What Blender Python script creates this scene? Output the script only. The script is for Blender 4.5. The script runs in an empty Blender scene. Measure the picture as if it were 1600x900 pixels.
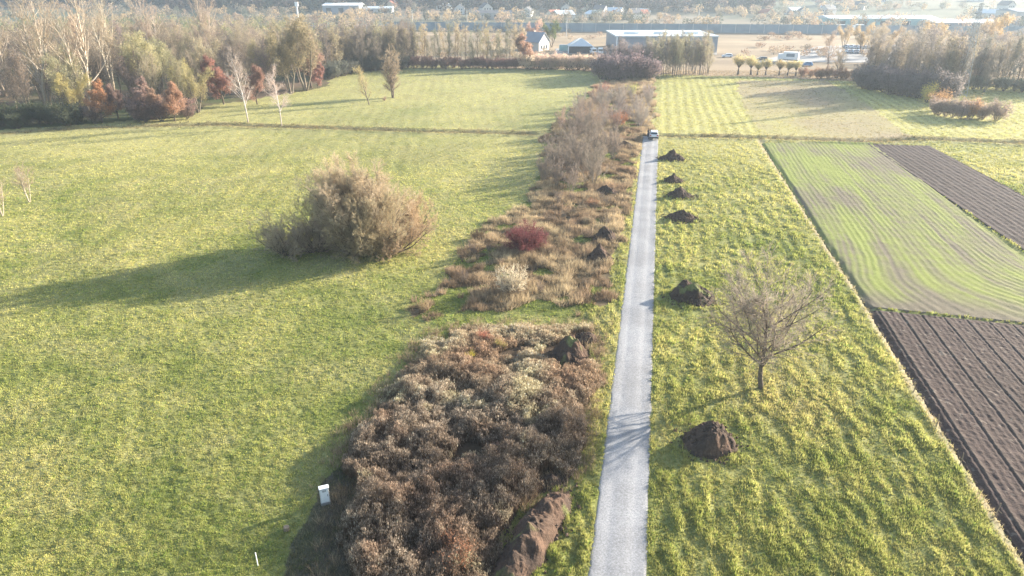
import bpy, math, random
import numpy as np
from mathutils import Vector, Matrix
R = math.radians
S = bpy.context.scene
COL = S.collection
rng = np.random.default_rng(11)
random.seed(5)

# ------------------------------------------------------------------ camera
CAM_H = 29.6
YAW, PITCH, FPX = R(11.2), R(24.2), 1081.0
cam_d = bpy.data.cameras.new('camera'); cam = bpy.data.objects.new('camera', cam_d); COL.objects.link(cam)
cam.location = (0, 0, CAM_H); cam.rotation_euler = (R(90) - PITCH, 0, YAW)
cam_d.sensor_width = 36; cam_d.lens = FPX / 1600 * 36; cam_d.clip_start = 0.5; cam_d.clip_end = 8000
S.camera = cam
# ------------------------------------------------------------------ light
SUN_EL = R(15.5)
sd = Vector((0.775, 0.632, 0)).normalized()            # horizontal direction towards the sun
SUN_AZ = math.atan2(sd.x, sd.y)                        # clockwise from +Y
W = bpy.data.worlds.new('World'); S.world = W; W.use_nodes = True
nt = W.node_tree; nt.nodes.clear()
sky = nt.nodes.new('ShaderNodeTexSky'); sky.sky_type = 'NISHITA'; sky.sun_disc = False
sky.sun_elevation = SUN_EL; sky.sun_rotation = SUN_AZ; sky.air_density = 1.0; sky.dust_density = 1.6
bgn = nt.nodes.new('ShaderNodeBackground'); bgn.inputs[1].default_value = 0.10
wo = nt.nodes.new('ShaderNodeOutputWorld')
nt.links.new(sky.outputs[0], bgn.inputs[0]); nt.links.new(bgn.outputs[0], wo.inputs[0])
ld = bpy.data.lights.new('sun', 'SUN'); ld.energy = 5.0; ld.angle = R(0.6); ld.color = (1.0, 0.90, 0.76)
lo = bpy.data.objects.new('sun', ld); COL.objects.link(lo)
sv = Vector((sd.x * math.cos(SUN_EL), sd.y * math.cos(SUN_EL), math.sin(SUN_EL)))
lo.rotation_euler = sv.to_track_quat('Z', 'Y').to_euler(); lo.location = (60, 60, 60)
S.view_settings.view_transform = 'Standard'; S.view_settings.look = 'None'
S.view_settings.exposure = 2.05; S.view_settings.gamma = 1.0; S.view_settings.use_curve_mapping = False
S.cycles.use_denoising = True; S.cycles.max_bounces = 6; S.cycles.transparent_max_bounces = 4
S.cycles.volume_bounces = 0; S.cycles.diffuse_bounces = 3; S.cycles.use_adaptive_sampling = False

# ------------------------------------------------------------------ ground coordinates
HV = np.array([-math.sin(YAW), math.cos(YAW)]); RV = np.array([math.cos(YAW), math.sin(YAW)])
def P(px, py, z=0.0):
    """photo pixel -> world x, y of the point at height z"""
    a, b = (px - 800) / FPX, (450 - py) / FPX
    f = math.cos(PITCH) + b * math.sin(PITCH); up = -math.sin(PITCH) + b * math.cos(PITCH)
    k = (CAM_H - z) / -up
    q = HV * (f * k) + RV * (a * k)
    return float(q[0]), float(q[1])
def PP(l): return np.array([P(*p) for p in l])

def hsh(ix, iy, s):
    n = (ix * 374761393 + iy * 668265263 + s * 1442695041) & 0x7fffffff
    n = ((n ^ (n >> 13)) * 1274126177) & 0x7fffffff
    return ((n ^ (n >> 16)) & 0xffff) / 65535.0
def vn(x, y, s=0):
    x = np.asarray(x, float); y = np.asarray(y, float)
    ix = np.floor(x).astype(np.int64); iy = np.floor(y).astype(np.int64)
    fx = x - ix; fy = y - iy; fx = fx * fx * (3 - 2 * fx); fy = fy * fy * (3 - 2 * fy)
    a = hsh(ix, iy, s); b = hsh(ix + 1, iy, s); c = hsh(ix, iy + 1, s); d = hsh(ix + 1, iy + 1, s)
    return (a * (1 - fx) + b * fx) * (1 - fy) + (c * (1 - fx) + d * fx) * fy
def fbm(x, y, sc, o=3, s=0):
    t = 0; a = 1; n = 0
    for i in range(o):
        t = t + a * vn(np.asarray(x) / sc, np.asarray(y) / sc, s + i * 7); n += a; a *= .5; sc *= .5
    return t / n - .5                                   # about -.5 .. .5
def inpoly(x, y, poly):
    r = np.zeros(np.shape(x), bool); n = len(poly); j = n - 1
    for i in range(n):
        xi, yi = poly[i]; xj, yj = poly[j]
        c = ((yi > y) != (yj > y)) & (x < (xj - xi) * (y - yi) / (yj - yi + 1e-12) + xi)
        r ^= c; j = i
    return r
def segdist(x, y, pts):
    m = np.full(np.shape(x), 1e9)
    for (ax, ay), (bx, by) in zip(pts[:-1], pts[1:]):
        dx, dy = bx - ax, by - ay
        t = np.clip(((x - ax) * dx + (y - ay) * dy) / (dx * dx + dy * dy), 0, 1)
        m = np.minimum(m, np.hypot(x - ax - t * dx, y - ay - t * dy))
    return m
def sst(a, b, x):
    t = np.clip((x - a) / (b - a), 0, 1); return t * t * (3 - 2 * t)

TX0, TX1 = P(917, 900)[0], P(1012, 900)[0]              # the track runs along +Y
TXL = lambda y: TX0 + (P(1003, 222)[0] - TX0) * np.clip((y - 28) / 108, -.5, 1.1)
TXR = lambda y: TX1 + (P(1029, 222)[0] - TX1) * np.clip((y - 28) / 108, -.5, 1.1)
TEND = P(1016, 213)[1]
# regions
WEEDS = PP([(528, 745), (548, 690), (590, 640), (640, 575), (672, 530), (720, 512), (925, 512), (930, 560), (928, 640), (905, 720), (868, 765), (812, 800), (770, 860), (750, 960), (545, 960), (528, 850), (545, 790)])
BARE = PP([(405, 940), (440, 850), (500, 760), (545, 715), (600, 720), (620, 960)])
DRY = PP([(632, 492), (700, 425), (745, 372), (800, 330), (838, 290), (850, 250), (852, 212), (880, 188), (905, 165), (930, 138), (950, 122), (1024, 122), (1022, 180), (1005, 220), (988, 262), (985, 300), (972, 350), (962, 400), (955, 470), (900, 492), (760, 480)])
SEED = PP([(1190, 222), (1356, 222), (1412, 262), (1600, 392), (1760, 510), (1760, 520), (1356, 478)])
PLOUGH_N = PP([(1356, 480), (1760, 521), (1900, 760), (1680, 1000), (1600, 872), (1480, 675)])
PLOUGH_F = PP([(1354, 224), (1452, 226), (1600, 305), (1800, 410), (1800, 524), (1600, 388), (1470, 302)])
STUB = PP([(1150, 126), (1292, 126), (1360, 165), (1425, 214), (1330, 219), (1195, 216), (1165, 170)])
WOOD = PP([(-400, 235), (-150, 220), (0, 205), (150, 194), (300, 182), (330, 166), (430, 150), (508, 135), (520, 116), (640, 105), (640, 72), (560, 60), (300, 48), (-150, 48), (-400, 60)])
REED = PP([(840, 108), (1700, 142), (2200, 150), (2000, 54), (600, 47), (640, 100)])
DITCH = [PP([(-60, 214), (120, 202), (330, 195), (470, 199), (620, 203), (830, 209)]), PP([(1032, 212), (1190, 215), (1340, 220), (1450, 216), (1600, 223), (1800, 232)])]
EDGE = PP([(1186, 216), (1356, 478), (1478, 675), (1600, 874), (1640, 940)])
TREE = P(1190, 605)
FIELDS = [SEED, PLOUGH_N, PLOUGH_F]
CAMUV = lambda x, y: (x * RV[0] + y * RV[1], x * HV[0] + y * HV[1])

def macro(x, y):
    u, v = CAMUV(x, y)
    z = 0.5 * fbm(x, y, 60, 2, 3) * sst(20, 60, v) * (1 - sst(300, 500, v))
    hill = sst(560, 1500, v + .12 * np.abs(u - 100)) * 62 * (0.75 + 0.5 * fbm(u, v, 500, 2, 9)) + sst(1400, 2600, v) * 40
    return z + hill * sst(540, 640, v)
def Hs(x, y):
    """smooth height plus ditches"""
    x = np.asarray(x, float); y = np.asarray(y, float)
    z = macro(x, y)
    for d in DITCH:
        s = segdist(x, y, d)
        z = z - .55 * np.exp(-(s / .9) ** 2) + .28 * np.exp(-((s - 2.1) / .9) ** 2)
    z = z - .45 * np.exp(-(segdist(x, y, EDGE) / .45) ** 2) * .5
    return z
def onTrack(x, y, m=0.0): return (x > TXL(y) - m) & (x < TXR(y) + m) & (y < TEND + .3)
def warp(x, y, a=1.6, sc=4): return x + a * fbm(x, y, sc, 3, 31) * 2, y + a * fbm(x, y, sc, 3, 47) * 2
def micro(x, y):
    tr = onTrack(x, y, .15)
    wx, wy = warp(x, y, .8, 3)
    dry = inpoly(wx, wy, DRY) | inpoly(wx, wy, WEEDS)
    right = x > TXR(y)
    u, v = CAMUV(x, y)
    lump = np.maximum(fbm(x * 1.7, y * .75, 1.0, 3, 5) + .03, -.12)
    m = np.where(right, (.24 * lump + .055 * np.sin(x * 2 * math.pi / 1.55 + 3.5 * fbm(x, y, 7, 3, 8)) * (.5 + fbm(x, y, 7, 2, 2))) * (1 - .92 * sst(95, 138, v)), .10 * np.maximum(fbm(x, y, .8, 3, 6), -.15) + .12 * fbm(x * .8 + y * .3, y, .36, 2, 66))
    m = np.where(dry, .35 * np.maximum(fbm(x, y, 1.8, 3, 12), -.1), m)
    verge = (~right) & (~dry) & (x > TX0 - 4.5)
    m = np.where(verge, .5 * lump, m)
    for f in FIELDS: m = np.where(inpoly(x, y, f), 0, m)
    return np.where(tr, 0, m) * (1 - sst(140, 320, v))
def H(x, y): return Hs(x, y) + micro(x, y)
def Hz(x, y): return float(H(np.array([x]), np.array([y]))[0])

# ------------------------------------------------------------------ helpers
def mesh_np(name, V, F, C=None, smooth=False):
    me = bpy.data.meshes.new(name)
    V = np.ascontiguousarray(V, np.float32).reshape(-1, 3); F = np.ascontiguousarray(F, np.int32)
    k = F.shape[1]
    me.vertices.add(len(V)); me.vertices.foreach_set('co', V.ravel())
    me.loops.add(F.size); me.loops.foreach_set('vertex_index', F.ravel())
    me.polygons.add(len(F)); me.polygons.foreach_set('loop_start', np.arange(0, F.size, k, dtype=np.int32))
    try: me.polygons.foreach_set('loop_total', np.full(len(F), k, np.int32))
    except Exception: pass
    if C is not None:
        a = me.color_attributes.new('Col', 'FLOAT_COLOR', 'POINT')
        c = np.ones((len(V), 4), np.float32); c[:, :3] = np.clip(C, 0, 1); a.data.foreach_set('color', c.ravel())
    me.polygons.foreach_set('use_smooth', np.full(len(F), smooth, bool))
    me.update(calc_edges=True); me.validate(); return me
def link(name, me, m=None, parent=None, **kw):
    o = bpy.data.objects.new(name, me); COL.objects.link(o)
    if m is not None and me is not None and len(me.materials) == 0: me.materials.append(m)
    if parent is not None: o.parent = parent
    for k, v in kw.items():
        if v: o[k] = v
    return o
def thing(name, label, cat, loc=(0, 0, 0), rz=0, group=None):
    o = link(name, None, label=label, category=cat, group=group); o.location = loc; o.rotation_euler = (0, 0, rz); o.empty_display_size = .3
    return o
def grid_faces(nr, nc):
    i = np.arange(nr - 1)[:, None] * nc + np.arange(nc - 1)[None, :]
    return np.stack([i, i + 1, i + nc + 1, i + nc], -1).reshape(-1, 4)

class NB:
    def __init__(s, m): s.t = m.node_tree; s.n = s.t.nodes; s.n.clear()
    def a(s, typ, **kw):
        x = s.n.new(typ)
        for k, v in kw.items(): setattr(x, k, v)
        return x
    def l(s, a, b): s.t.links.new(a, b)
def mat(name, col=(.5, .5, .5), attr=False, objc=False, rough=.9, n_sc=6, n_amt=.25, n2=None, bump=0.0, bsc=None, transl=0.0, metal=0.0, spec=.3, emit=None):
    m = bpy.data.materials.new(name); m.use_nodes = True; b = NB(m)
    out = b.a('ShaderNodeOutputMaterial'); geo = b.a('ShaderNodeNewGeometry'); tc = b.a('ShaderNodeTexCoord')
    src = tc.outputs['Object'] if not attr or objc else geo.outputs['Position']
    if attr: at = b.a('ShaderNodeAttribute', attribute_name='Col'); c = at.outputs['Color']
    else: rgb = b.a('ShaderNodeRGB'); rgb.outputs[0].default_value = (*col, 1); c = rgb.outputs[0]
    if objc:
        oi = b.a('ShaderNodeObjectInfo'); mx = b.a('ShaderNodeMix', data_type='RGBA', blend_type='MULTIPLY'); mx.inputs[0].default_value = 1
        b.l(oi.outputs['Color'], mx.inputs[6]); b.l(c, mx.inputs[7]); c = mx.outputs[2]
    for sc, amt in ([(n_sc, n_amt)] if n_amt else []) + (n2 or []):
        nz = b.a('ShaderNodeTexNoise'); nz.inputs['Scale'].default_value = sc; nz.inputs['Detail'].default_value = 3
        b.l(src, nz.inputs['Vector'])
        mr = b.a('ShaderNodeMapRange'); mr.inputs[1].default_value = .25; mr.inputs[2].default_value = .75
        mr.inputs[3].default_value = 1 - amt; mr.inputs[4].default_value = 1 + amt
        b.l(nz.outputs[0], mr.inputs[0])
        mx = b.a('ShaderNodeVectorMath', operation='SCALE'); b.l(c, mx.inputs[0]); b.l(mr.outputs[0], mx.inputs['Scale']); c = mx.outputs[0]
    if transl > 0:
        d = b.a('ShaderNodeBsdfDiffuse'); t = b.a('ShaderNodeBsdfTranslucent'); ms = b.a('ShaderNodeMixShader'); ms.inputs[0].default_value = transl
        b.l(c, d.inputs[0]); b.l(c, t.inputs[0]); b.l(d.outputs[0], ms.inputs[1]); b.l(t.outputs[0], ms.inputs[2]); b.l(ms.outputs[0], out.inputs[0]); nrm = None
    else:
        p = b.a('ShaderNodeBsdfPrincipled'); p.inputs['Roughness'].default_value = rough; p.inputs['Metallic'].default_value = metal
        p.inputs['Specular IOR Level'].default_value = spec
        b.l(c, p.inputs['Base Color']); b.l(p.outputs[0], out.inputs[0])
        if bump:
            nz = b.a('ShaderNodeTexNoise'); nz.inputs['Scale'].default_value = bsc or n_sc; nz.inputs['Detail'].default_value = 4; b.l(src, nz.inputs['Vector'])
            bp = b.a('ShaderNodeBump'); bp.inputs['Strength'].default_value = 1; bp.inputs['Distance'].default_value = bump
            b.l(nz.outputs[0], bp.inputs['Height']); b.l(bp.outputs[0], p.inputs['Normal'])
    return m
M = dict(
    ground=mat('turf', attr=True, n_sc=2.2, n_amt=.12, n2=[(9, .14)], bump=.05, bsc=7, spec=.1),
    field=mat('tilled_soil', attr=True, n_sc=5, n_amt=.15, n2=[(18, .25)], bump=.05, bsc=9, spec=.1),
    gravel=mat('crushed_stone', attr=True, n_sc=9, n_amt=.28, n2=[(28, .35)], bump=.03, bsc=30, spec=.2),
    grass=mat('grass_blades', attr=True, n_amt=0, transl=.5),
    dry=mat('dry_stalks', attr=True, n_amt=0, transl=.4),
    soil=mat('heaped_soil', attr=True, n_sc=5, n_amt=.25, n2=[(20, .3)], bump=.06, bsc=8, spec=.1),
    bark=mat('bark', attr=True, objc=True, n_sc=6, n_amt=.3, bump=.02, bsc=20, spec=.1),
    twig=mat('twigs', attr=True, objc=True, n_amt=0, transl=.5),
    white=mat('white_coating', (.78, .79, .78), rough=.45, n_sc=3, n_amt=.05),
    wall=mat('render_wall', (.45, .44, .42), rough=.8, n_sc=1, n_amt=.07),
    wall2=mat('cream_wall', (.60, .52, .40), rough=.8, n_sc=1, n_amt=.07),
    greyp=mat('grey_panel', (.22, .25, .29), rough=.6, n_sc=.5, n_amt=.08),
    bluep=mat('noise_panel', (.20, .25, .29), rough=.7, n_sc=.15, n_amt=.18),
    tealp=mat('teal_panel', (.30, .48, .46), rough=.6, n_sc=.4, n_amt=.1),
    roofw=mat('pale_roof_sheet', (.50, .55, .58), rough=.45, n_sc=.5, n_amt=.06),
    roofd=mat('dark_roof', (.09, .09, .10), rough=.7, n_sc=2, n_amt=.2),
    roofr=mat('red_roof', (.30, .11, .07), rough=.8, n_sc=2, n_amt=.2),
    dark=mat('dark_sheet', (.05, .055, .065), rough=.6, n_sc=2, n_amt=.15),
    glass=mat('glass', (.04, .05, .06), rough=.1, n_sc=1, n_amt=.05, spec=.6),
    carw=mat('silver_paint', (.62, .64, .67), rough=.3, n_sc=2, n_amt=.03, spec=.6),
    carb=mat('blue_paint', (.10, .22, .42), rough=.3, n_sc=2, n_amt=.03, spec=.6),
    card=mat('dark_paint', (.04, .045, .05), rough=.3, n_sc=2, n_amt=.03, spec=.6),
    tyre=mat('rubber', (.02, .02, .02), rough=.85, n_sc=5, n_amt=.1),
    redl=mat('red_lens', (.35, .02, .02), rough=.3, n_sc=5, n_amt=.05),
    metal=mat('galvanised_steel', (.42, .43, .44), rough=.5, n_sc=4, n_amt=.1, metal=.4),
    wood=mat('weathered_wood', (.22, .17, .12), rough=.85, n_sc=8, n_amt=.3),
    asph=mat('asphalt', (.10, .10, .105), rough=.9, n_sc=2, n_amt=.15),
    conc=mat('concrete_paving', (.27, .265, .26), rough=.9, n_sc=.6, n_amt=.12),
    cloth=mat('dark_cloth', (.025, .027, .035), rough=.9, n_sc=8, n_amt=.2),
    trous=mat('blue_denim', (.05, .07, .11), rough=.9, n_sc=8, n_amt=.2),
    skin=mat('skin', (.45, .28, .20), rough=.6, n_sc=8, n_amt=.05),
    hair=mat('dark_hair', (.03, .02, .015), rough=.7, n_sc=8, n_amt=.2),
)

# ================================================================== GROUND
def lerp(a, b, t): return a + (b - a) * t[..., None]
G_GREEN = np.array([.150, .172, .052]); G_YEL = np.array([.33, .305, .125]); G_DARK = np.array([.055, .095, .022])
STRAW = np.array([.30, .235, .13]); BROWN = np.array([.10, .072, .048]); SOILC = np.array([.066, .047, .041])
def ground_colour(x, y):
    u, v = CAMUV(x, y)
    n1 = fbm(x, y, 14, 4, 21) + .5; n2 = fbm(x, y, 2.6, 3, 22) + .5; n3 = fbm(x, y, 45, 3, 23) + .5
    t = np.clip(.46 + 1.3 * (n1 - .5) + .8 * (n2 - .5) + .8 * (n3 - .5) + .25 * sst(50, 160, v), 0, 1)
    c = lerp(G_GREEN, G_YEL, t)
    c = lerp(c, np.array([.33, .32, .15]), .5 * sst(100, 200, v))
    left = x < TXL(y)
    pale = np.clip((fbm(x, y, 5, 3, 40) - .02) * 5, 0, 1) * left * .45         # straw coloured worn patches of the meadow
    c = lerp(c, np.array([.27, .25, .12]), pale)
    # mowing lines on the far left meadow
    ln = (.5 + .5 * np.sin((x * .9 + y * .25 + 1.6 * fbm(x, y, 18, 3, 38)) * 2 * math.pi / 2.6)) * np.clip(.5 + 2.2 * fbm(x, y, 22, 3, 39), 0, 1.3)
    c = c * (1 - .13 * (1.1 * ln * left * sst(45, 80, v))[..., None])
    wt_ = np.exp(-((np.abs(((x * .97 - y * .22 + 2.5 * fbm(x, y, 40, 2, 36)) % 14.0) - 7) - .85) / .22) ** 2)   # pairs of wheel tracks
    c = lerp(c, np.array([.13, .145, .05]), .35 * wt_ * left * (v > 40) * (fbm(x, y, 12, 2, 37) > -.1))
    right = x > TXR(y)
    rr = .5 + .5 * np.sin(x * 2 * math.pi / 1.55 + 2 * fbm(x, y, 9, 2, 8))
    c = lerp(c, c * np.array([.72, .85, .6]), right * .22 * rr * (v < 240))
    c = lerp(c, np.array([.30, .27, .12]), np.clip(1.2 - np.hypot((x - TREE[0] - 1.5) / 6.5, (y - TREE[1] + .5) / 7.0), 0, 1) * (.45 + .8 * np.clip(n2, 0, 1)) * .9 * right)
    fr = right & (v > 138) & (v < 262); rw = np.sin((x + .6 * fbm(x, y, 12, 2, 35)) * 2 * math.pi / 2.3)
    c = np.where(fr[..., None], lerp(c, G_YEL * 1.25, .45 + 0 * x) * (1 + .16 * rw[..., None]), c)
    wx, wy = warp(x, y)
    m = inpoly(wx, wy, STUB)
    c = np.where(m[..., None], lerp(np.array([.27, .22, .14]), G_YEL, np.clip(n1 * 1.6 - .45, 0, 1)), c)
    m = inpoly(wx, wy, DRY)
    c = np.where(m[..., None], lerp(STRAW * .8, BROWN * 1.1, np.clip(n2 * 1.7 - .4, 0, 1)), c)
    c = np.where((m & (fbm(x, y, 3.5, 3, 55) > .12))[..., None], G_GREEN * .9, c)
    m = inpoly(wx, wy, WEEDS); c = np.where(m[..., None], BROWN * .7, c)
    m = inpoly(wx, wy, BARE) & ~m
    c = np.where(m[..., None], lerp(np.array([.10, .085, .065]), np.array([.085, .10, .045]), np.clip(n2 * 2 - .7, 0, 1)), c)
    m = inpoly(*warp(x, y, 3, 9), WOOD); c = np.where(m[..., None], lerp(np.array([.13, .095, .065]), G_DARK, np.clip(n1 * 1.6 - .6, 0, 1)), c)
    m = inpoly(*warp(x, y, 4, 15), REED)
    c = np.where(m[..., None], lerp(np.array([.36, .275, .18]), np.array([.20, .155, .105]), np.clip(2.2 * (fbm(u, v * 2.5, 40, 4, 71) + .25), 0, 1)), c)
    for d in DITCH:
        s = segdist(wx, wy, d); c = lerp(c, STRAW * .75, np.exp(-(s / 1.9) ** 2) * .8)
    s = segdist(x + .5 * fbm(x, y, 3, 2, 91), y, EDGE[:]); c = lerp(c, np.array([.25, .205, .14]), np.exp(-((s - .1) / .55) ** 4) * (.45 + .7 * np.clip(n2, 0, 1)) * .9)
    far = v > 440
    fc = lerp(np.array([.10, .115, .075]), np.array([.20, .165, .12]), np.clip(2 * fbm(u, v, 120, 3, 77) + .5, 0, 1))
    c = np.where(far[..., None], fc, c)
    return c
FIELDS = [SEED, PLOUGH_N, PLOUGH_F]
v = -70.0; vs = []
while v < 3200:
    vs.append(v); v += 3.0 if v < 16 else max(.11, .11 * (v / 30) ** 1.55)
vs = np.array(vs); NC = 640
ws = np.maximum(46, .98 * vs + 14)
U = np.linspace(-1, 1, NC)[None, :] * ws[:, None]; V = np.repeat(vs[:, None], NC, 1)
GX = U * RV[0] + V * HV[0]; GY = U * RV[1] + V * HV[1]
GZ = H(GX, GY)
for f in FIELDS: GZ -= .16 * inpoly(GX, GY, f)
GZ -= .05 * onTrack(GX, GY, -.25)
gm = mesh_np('ground', np.stack([GX, GY, GZ], -1), grid_faces(len(vs), NC), ground_colour(GX, GY).reshape(-1, 3), True)
link('ground', gm, M['ground'], kind='structure')

# track
ys = np.concatenate([np.arange(-25, 22, 1.0), np.arange(22, TEND, .12)]); nc = 34
t = np.linspace(0, 1, nc)[None, :]
xl = TXL(ys) + .09 * fbm(ys, ys * 0, .6, 3, 4) * 2; xr = TXR(ys) + .09 * fbm(ys, ys * 0 + 9, 1.1, 3, 5) * 2
X = xl[:, None] * (1 - t) + xr[:, None] * t; Y = np.repeat(ys[:, None], nc, 1)
Z = Hs(X, Y) + .035 + .03 * np.sin(t * math.pi) - .02 * (np.exp(-((t - .27) / .09) ** 2) + np.exp(-((t - .73) / .09) ** 2)) + .012 * fbm(X, Y, .5, 2, 3)
Z[:, 0] -= .07; Z[:, -1] -= .07; Z[:, 1] -= .02; Z[:, -2] -= .02
cc = np.array([.26, .262, .27]) * (1 + .5 * fbm(X, Y, 2.2, 5, 14) + .12 * (np.exp(-((t - .27) / .12) ** 2) + np.exp(-((t - .73) / .12) ** 2)))[..., None]
cc = lerp(cc, np.array([.2, .19, .14]), np.clip((np.abs(t - .5) - .455) * 16, 0, .7) + 0 * X)
link('gravel_track', mesh_np('gravel_track', np.stack([X, Y, Z], -1), grid_faces(len(ys), nc), cc.reshape(-1, 3), True), M['gravel'], kind='structure')

# fields (sheets of their own with real furrows)
def field(name, quad, na, nb, fn, cfn):
    A, B, C, D = [np.array(q) for q in quad]
    a = np.linspace(0, 1, na)[None, :, None]; b = np.linspace(0, 1, nb)[:, None, None]
    Q = (A * (1 - a) + B * a) * (1 - b) + (D * (1 - a) + C * a) * b
    X, Y = Q[..., 0], Q[..., 1]; Z = Hs(X, Y) + .03 + fn(X, Y)
    C_ = cfn(X, Y)
    Z[0] -= .25; Z[-1] -= .25; Z[:, 0] -= .25; Z[:, -1] -= .25
    link(name, mesh_np(name, np.stack([X, Y, Z], -1), grid_faces(nb, na), C_.reshape(-1, 3), True), M['field'], kind='structure')
e0 = P(1356, 478)
ed = np.array(P(1600, 874)) - np.array(e0); ed /= np.linalg.norm(ed); en = np.array([-ed[1], ed[0]])
def rowc(x, y): return (x - e0[0]) * en[0] + (y - e0[1]) * en[1]
def alongc(x, y): return (x - e0[0]) * ed[0] + (y - e0[1]) * ed[1]
def f_near(x, y):
    s = rowc(x, y) + .18 * fbm(x, y, 7, 2, 61); ph = (s / 1.9) % 1
    return .10 * fbm(x, y, .3, 3, 62) + .05 * fbm(x, y, 1.4, 2, 65) + .05 * np.exp(-((ph - .5) / .05) ** 2) - .05 * np.exp(-((ph - .42) / .05) ** 2) + .012 * np.sin(s * 2 * math.pi / .48)
def c_near(x, y):
    s = rowc(x, y) + .18 * fbm(x, y, 7, 2, 61); ph = (s / 1.9) % 1
    c = SOILC * (1 + .5 * fbm(x, y, 6, 4, 63) + .35 * fbm(x, y, .5, 2, 68))[..., None]
    c = lerp(c, np.array([.12, .095, .075]), .5 * np.exp(-((ph - .5) / .05) ** 2))
    return lerp(c, np.array([.20, .17, .14]), (fbm(x, y, .35, 2, 64) > .3) * .6)
field('ploughed_field', [P(1356, 482), P(1760, 523), P(2100, 800), P(1664, 975)], 300, 380, f_near, c_near)
def rows(x, y):
    # drilled rows run down the field; towards the near headland they swing round as the tractor turned
    al = np.clip(-alongc(x, y), 0, 200)
    s = rowc(x, y)
    turn = np.exp(-(al / 10.0) ** 2)
    s2 = s + 2.6 * turn * np.sin(s * .16 + .8) + .9 * fbm(x, y, 40, 2, 81) + .28 * fbm(x, y, 3, 2, 83)
    return s2 * (1 - .35 * turn) + al * .22 * turn
def f_seed(x, y): return .012 * np.sin(rows(x, y) * 2 * math.pi / .72) * (.4 + 1.2 * vn(x / 2, y / 5, 87)) + .07 * fbm(x, y, .9, 3, 82)
def c_seed(x, y):
    st = .5 + .5 * np.sin(rows(x, y) * 2 * math.pi / .72); st2 = .5 + .5 * np.sin(rows(x, y) * 2 * math.pi / 4.3 + 2)
    amp = .15 + .95 * vn(x / 2.2, y / 6, 88) ** 1.5
    g = np.clip(.60 + .45 * amp * (st - .5) + 1.5 * fbm(x, y, 13, 4, 84) + .5 * fbm(x, y, 1.2, 2, 85) + .18 * (st2 - .5), 0, 1)
    rw = rows(x, y); g = np.clip(g + 1.3 * fbm(rw * 1.0, alongc(x, y) / 11, .9, 3, 89) + .5 * fbm(rw, alongc(x, y) / 30, 3.2, 2, 93), 0, 1)
    al = -alongc(x, y); g = g * sst(.3, 5, al + 4 * fbm(x, y, 4, 2, 86))
    right = sst(19, 27, -rowc(x, y) if rowc(np.array(P(1500, 360)[0]), np.array(P(1500, 360)[1])) < 0 else rowc(x, y))
    c = lerp(np.array([.145, .125, .088]), np.array([.195, .225, .055]), g)
    return lerp(c, np.array([.25, .24, .11]), right * .45)
field('seeded_field', [P(1190, 222), P(1362, 222), P(1762, 521), P(1356, 479)], 420, 420, f_seed, c_seed)
def rowc2(x, y):
    a = np.array(P(1354, 224)); b = np.array(P(1600, 388)); d = (b - a) / np.linalg.norm(b - a)
    return (x - a[0]) * -d[1] + (y - a[1]) * d[0]
field('far_ploughed_field', [P(1354, 224), P(1452, 226), P(1830, 425), P(1800, 523)], 150, 300,
      lambda x, y: .02 * np.sin(rowc2(x, y) * 2 * math.pi / .9) + .12 * fbm(x, y, .8, 3, 90),
      lambda x, y: np.array([.052, .038, .036]) * (1 + .5 * fbm(x, y, 9, 4, 92) + .18 * np.sin(rowc2(x, y) * 2 * math.pi / 1.8))[..., None])

# far road behind the noise wall, yards
def flat_sheet(name, pts, m, dz=.12, n=40, kind='structure'):
    A, B, C, D = [np.array(q) for q in pts]
    a = np.linspace(0, 1, n)[None, :, None]; b = np.linspace(0, 1, 6)[:, None, None]
    Q = (A * (1 - a) + B * a) * (1 - b) + (D * (1 - a) + C * a) * b
    X, Y = Q[..., 0], Q[..., 1]; Z = Hs(X, Y) + dz
    return link(name, mesh_np(name, np.stack([X, Y, Z], -1), grid_faces(6, n)), m, kind=kind)
flat_sheet('motorway', [P(-300, 39), P(1900, 50), P(1900, 44), P(-300, 34)], M['asph'], .15)
flat_sheet('yard_paving', [P(868, 84), P(1120, 86), P(1120, 79), P(868, 76)], M['conc'], .12)
flat_sheet('car_park', [P(1180, 97), P(1420, 99), P(1430, 70), P(1280, 72)], M['conc'], .12)
flat_sheet('gravel_yard', [P(1440, 84), P(1760, 92), P(1760, 72), P(1440, 70)], M['conc'], .14)

# ================================================================== GRASS AND WEEDS (stuff)
def blades(x, y, z, h, w, nb, col, lean=.5, spread=.08, cj=.12, r=rng):
    n = len(x); x = np.repeat(x, nb); y = np.repeat(y, nb); z = np.repeat(z, nb); h = np.repeat(h, nb) * r.uniform(.6, 1.2, n * nb); w = np.repeat(w, nb) if np.ndim(w) else np.full(n * nb, w)
    c = np.repeat(col, nb, 0) * (1 + r.uniform(-cj, cj, (n * nb, 1))); N = n * nb
    az = r.uniform(0, 2 * math.pi, N); ln = r.uniform(.1, 1, N) * lean
    s = np.repeat(spread if np.ndim(spread) else np.full(n, spread), nb)
    bx = x + np.cos(az) * s * r.uniform(0, 1, N); by = y + np.sin(az) * s * r.uniform(0, 1, N)
    a2 = r.uniform(0, math.pi, N); dx = np.cos(a2) * w / 2; dy = np.sin(a2) * w / 2
    tx = bx + np.cos(az) * h * ln; ty = by + np.sin(az) * h * ln; tz = z + h * np.sqrt(np.maximum(1 - ln ** 2, .05))
    V = np.stack([np.stack([bx - dx, by - dy, z - .02], -1), np.stack([bx + dx, by + dy, z - .02], -1), np.stack([tx, ty, tz], -1)], 1)
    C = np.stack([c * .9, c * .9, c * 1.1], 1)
    return V.reshape(-1, 3), C.reshape(-1, 3)
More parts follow.
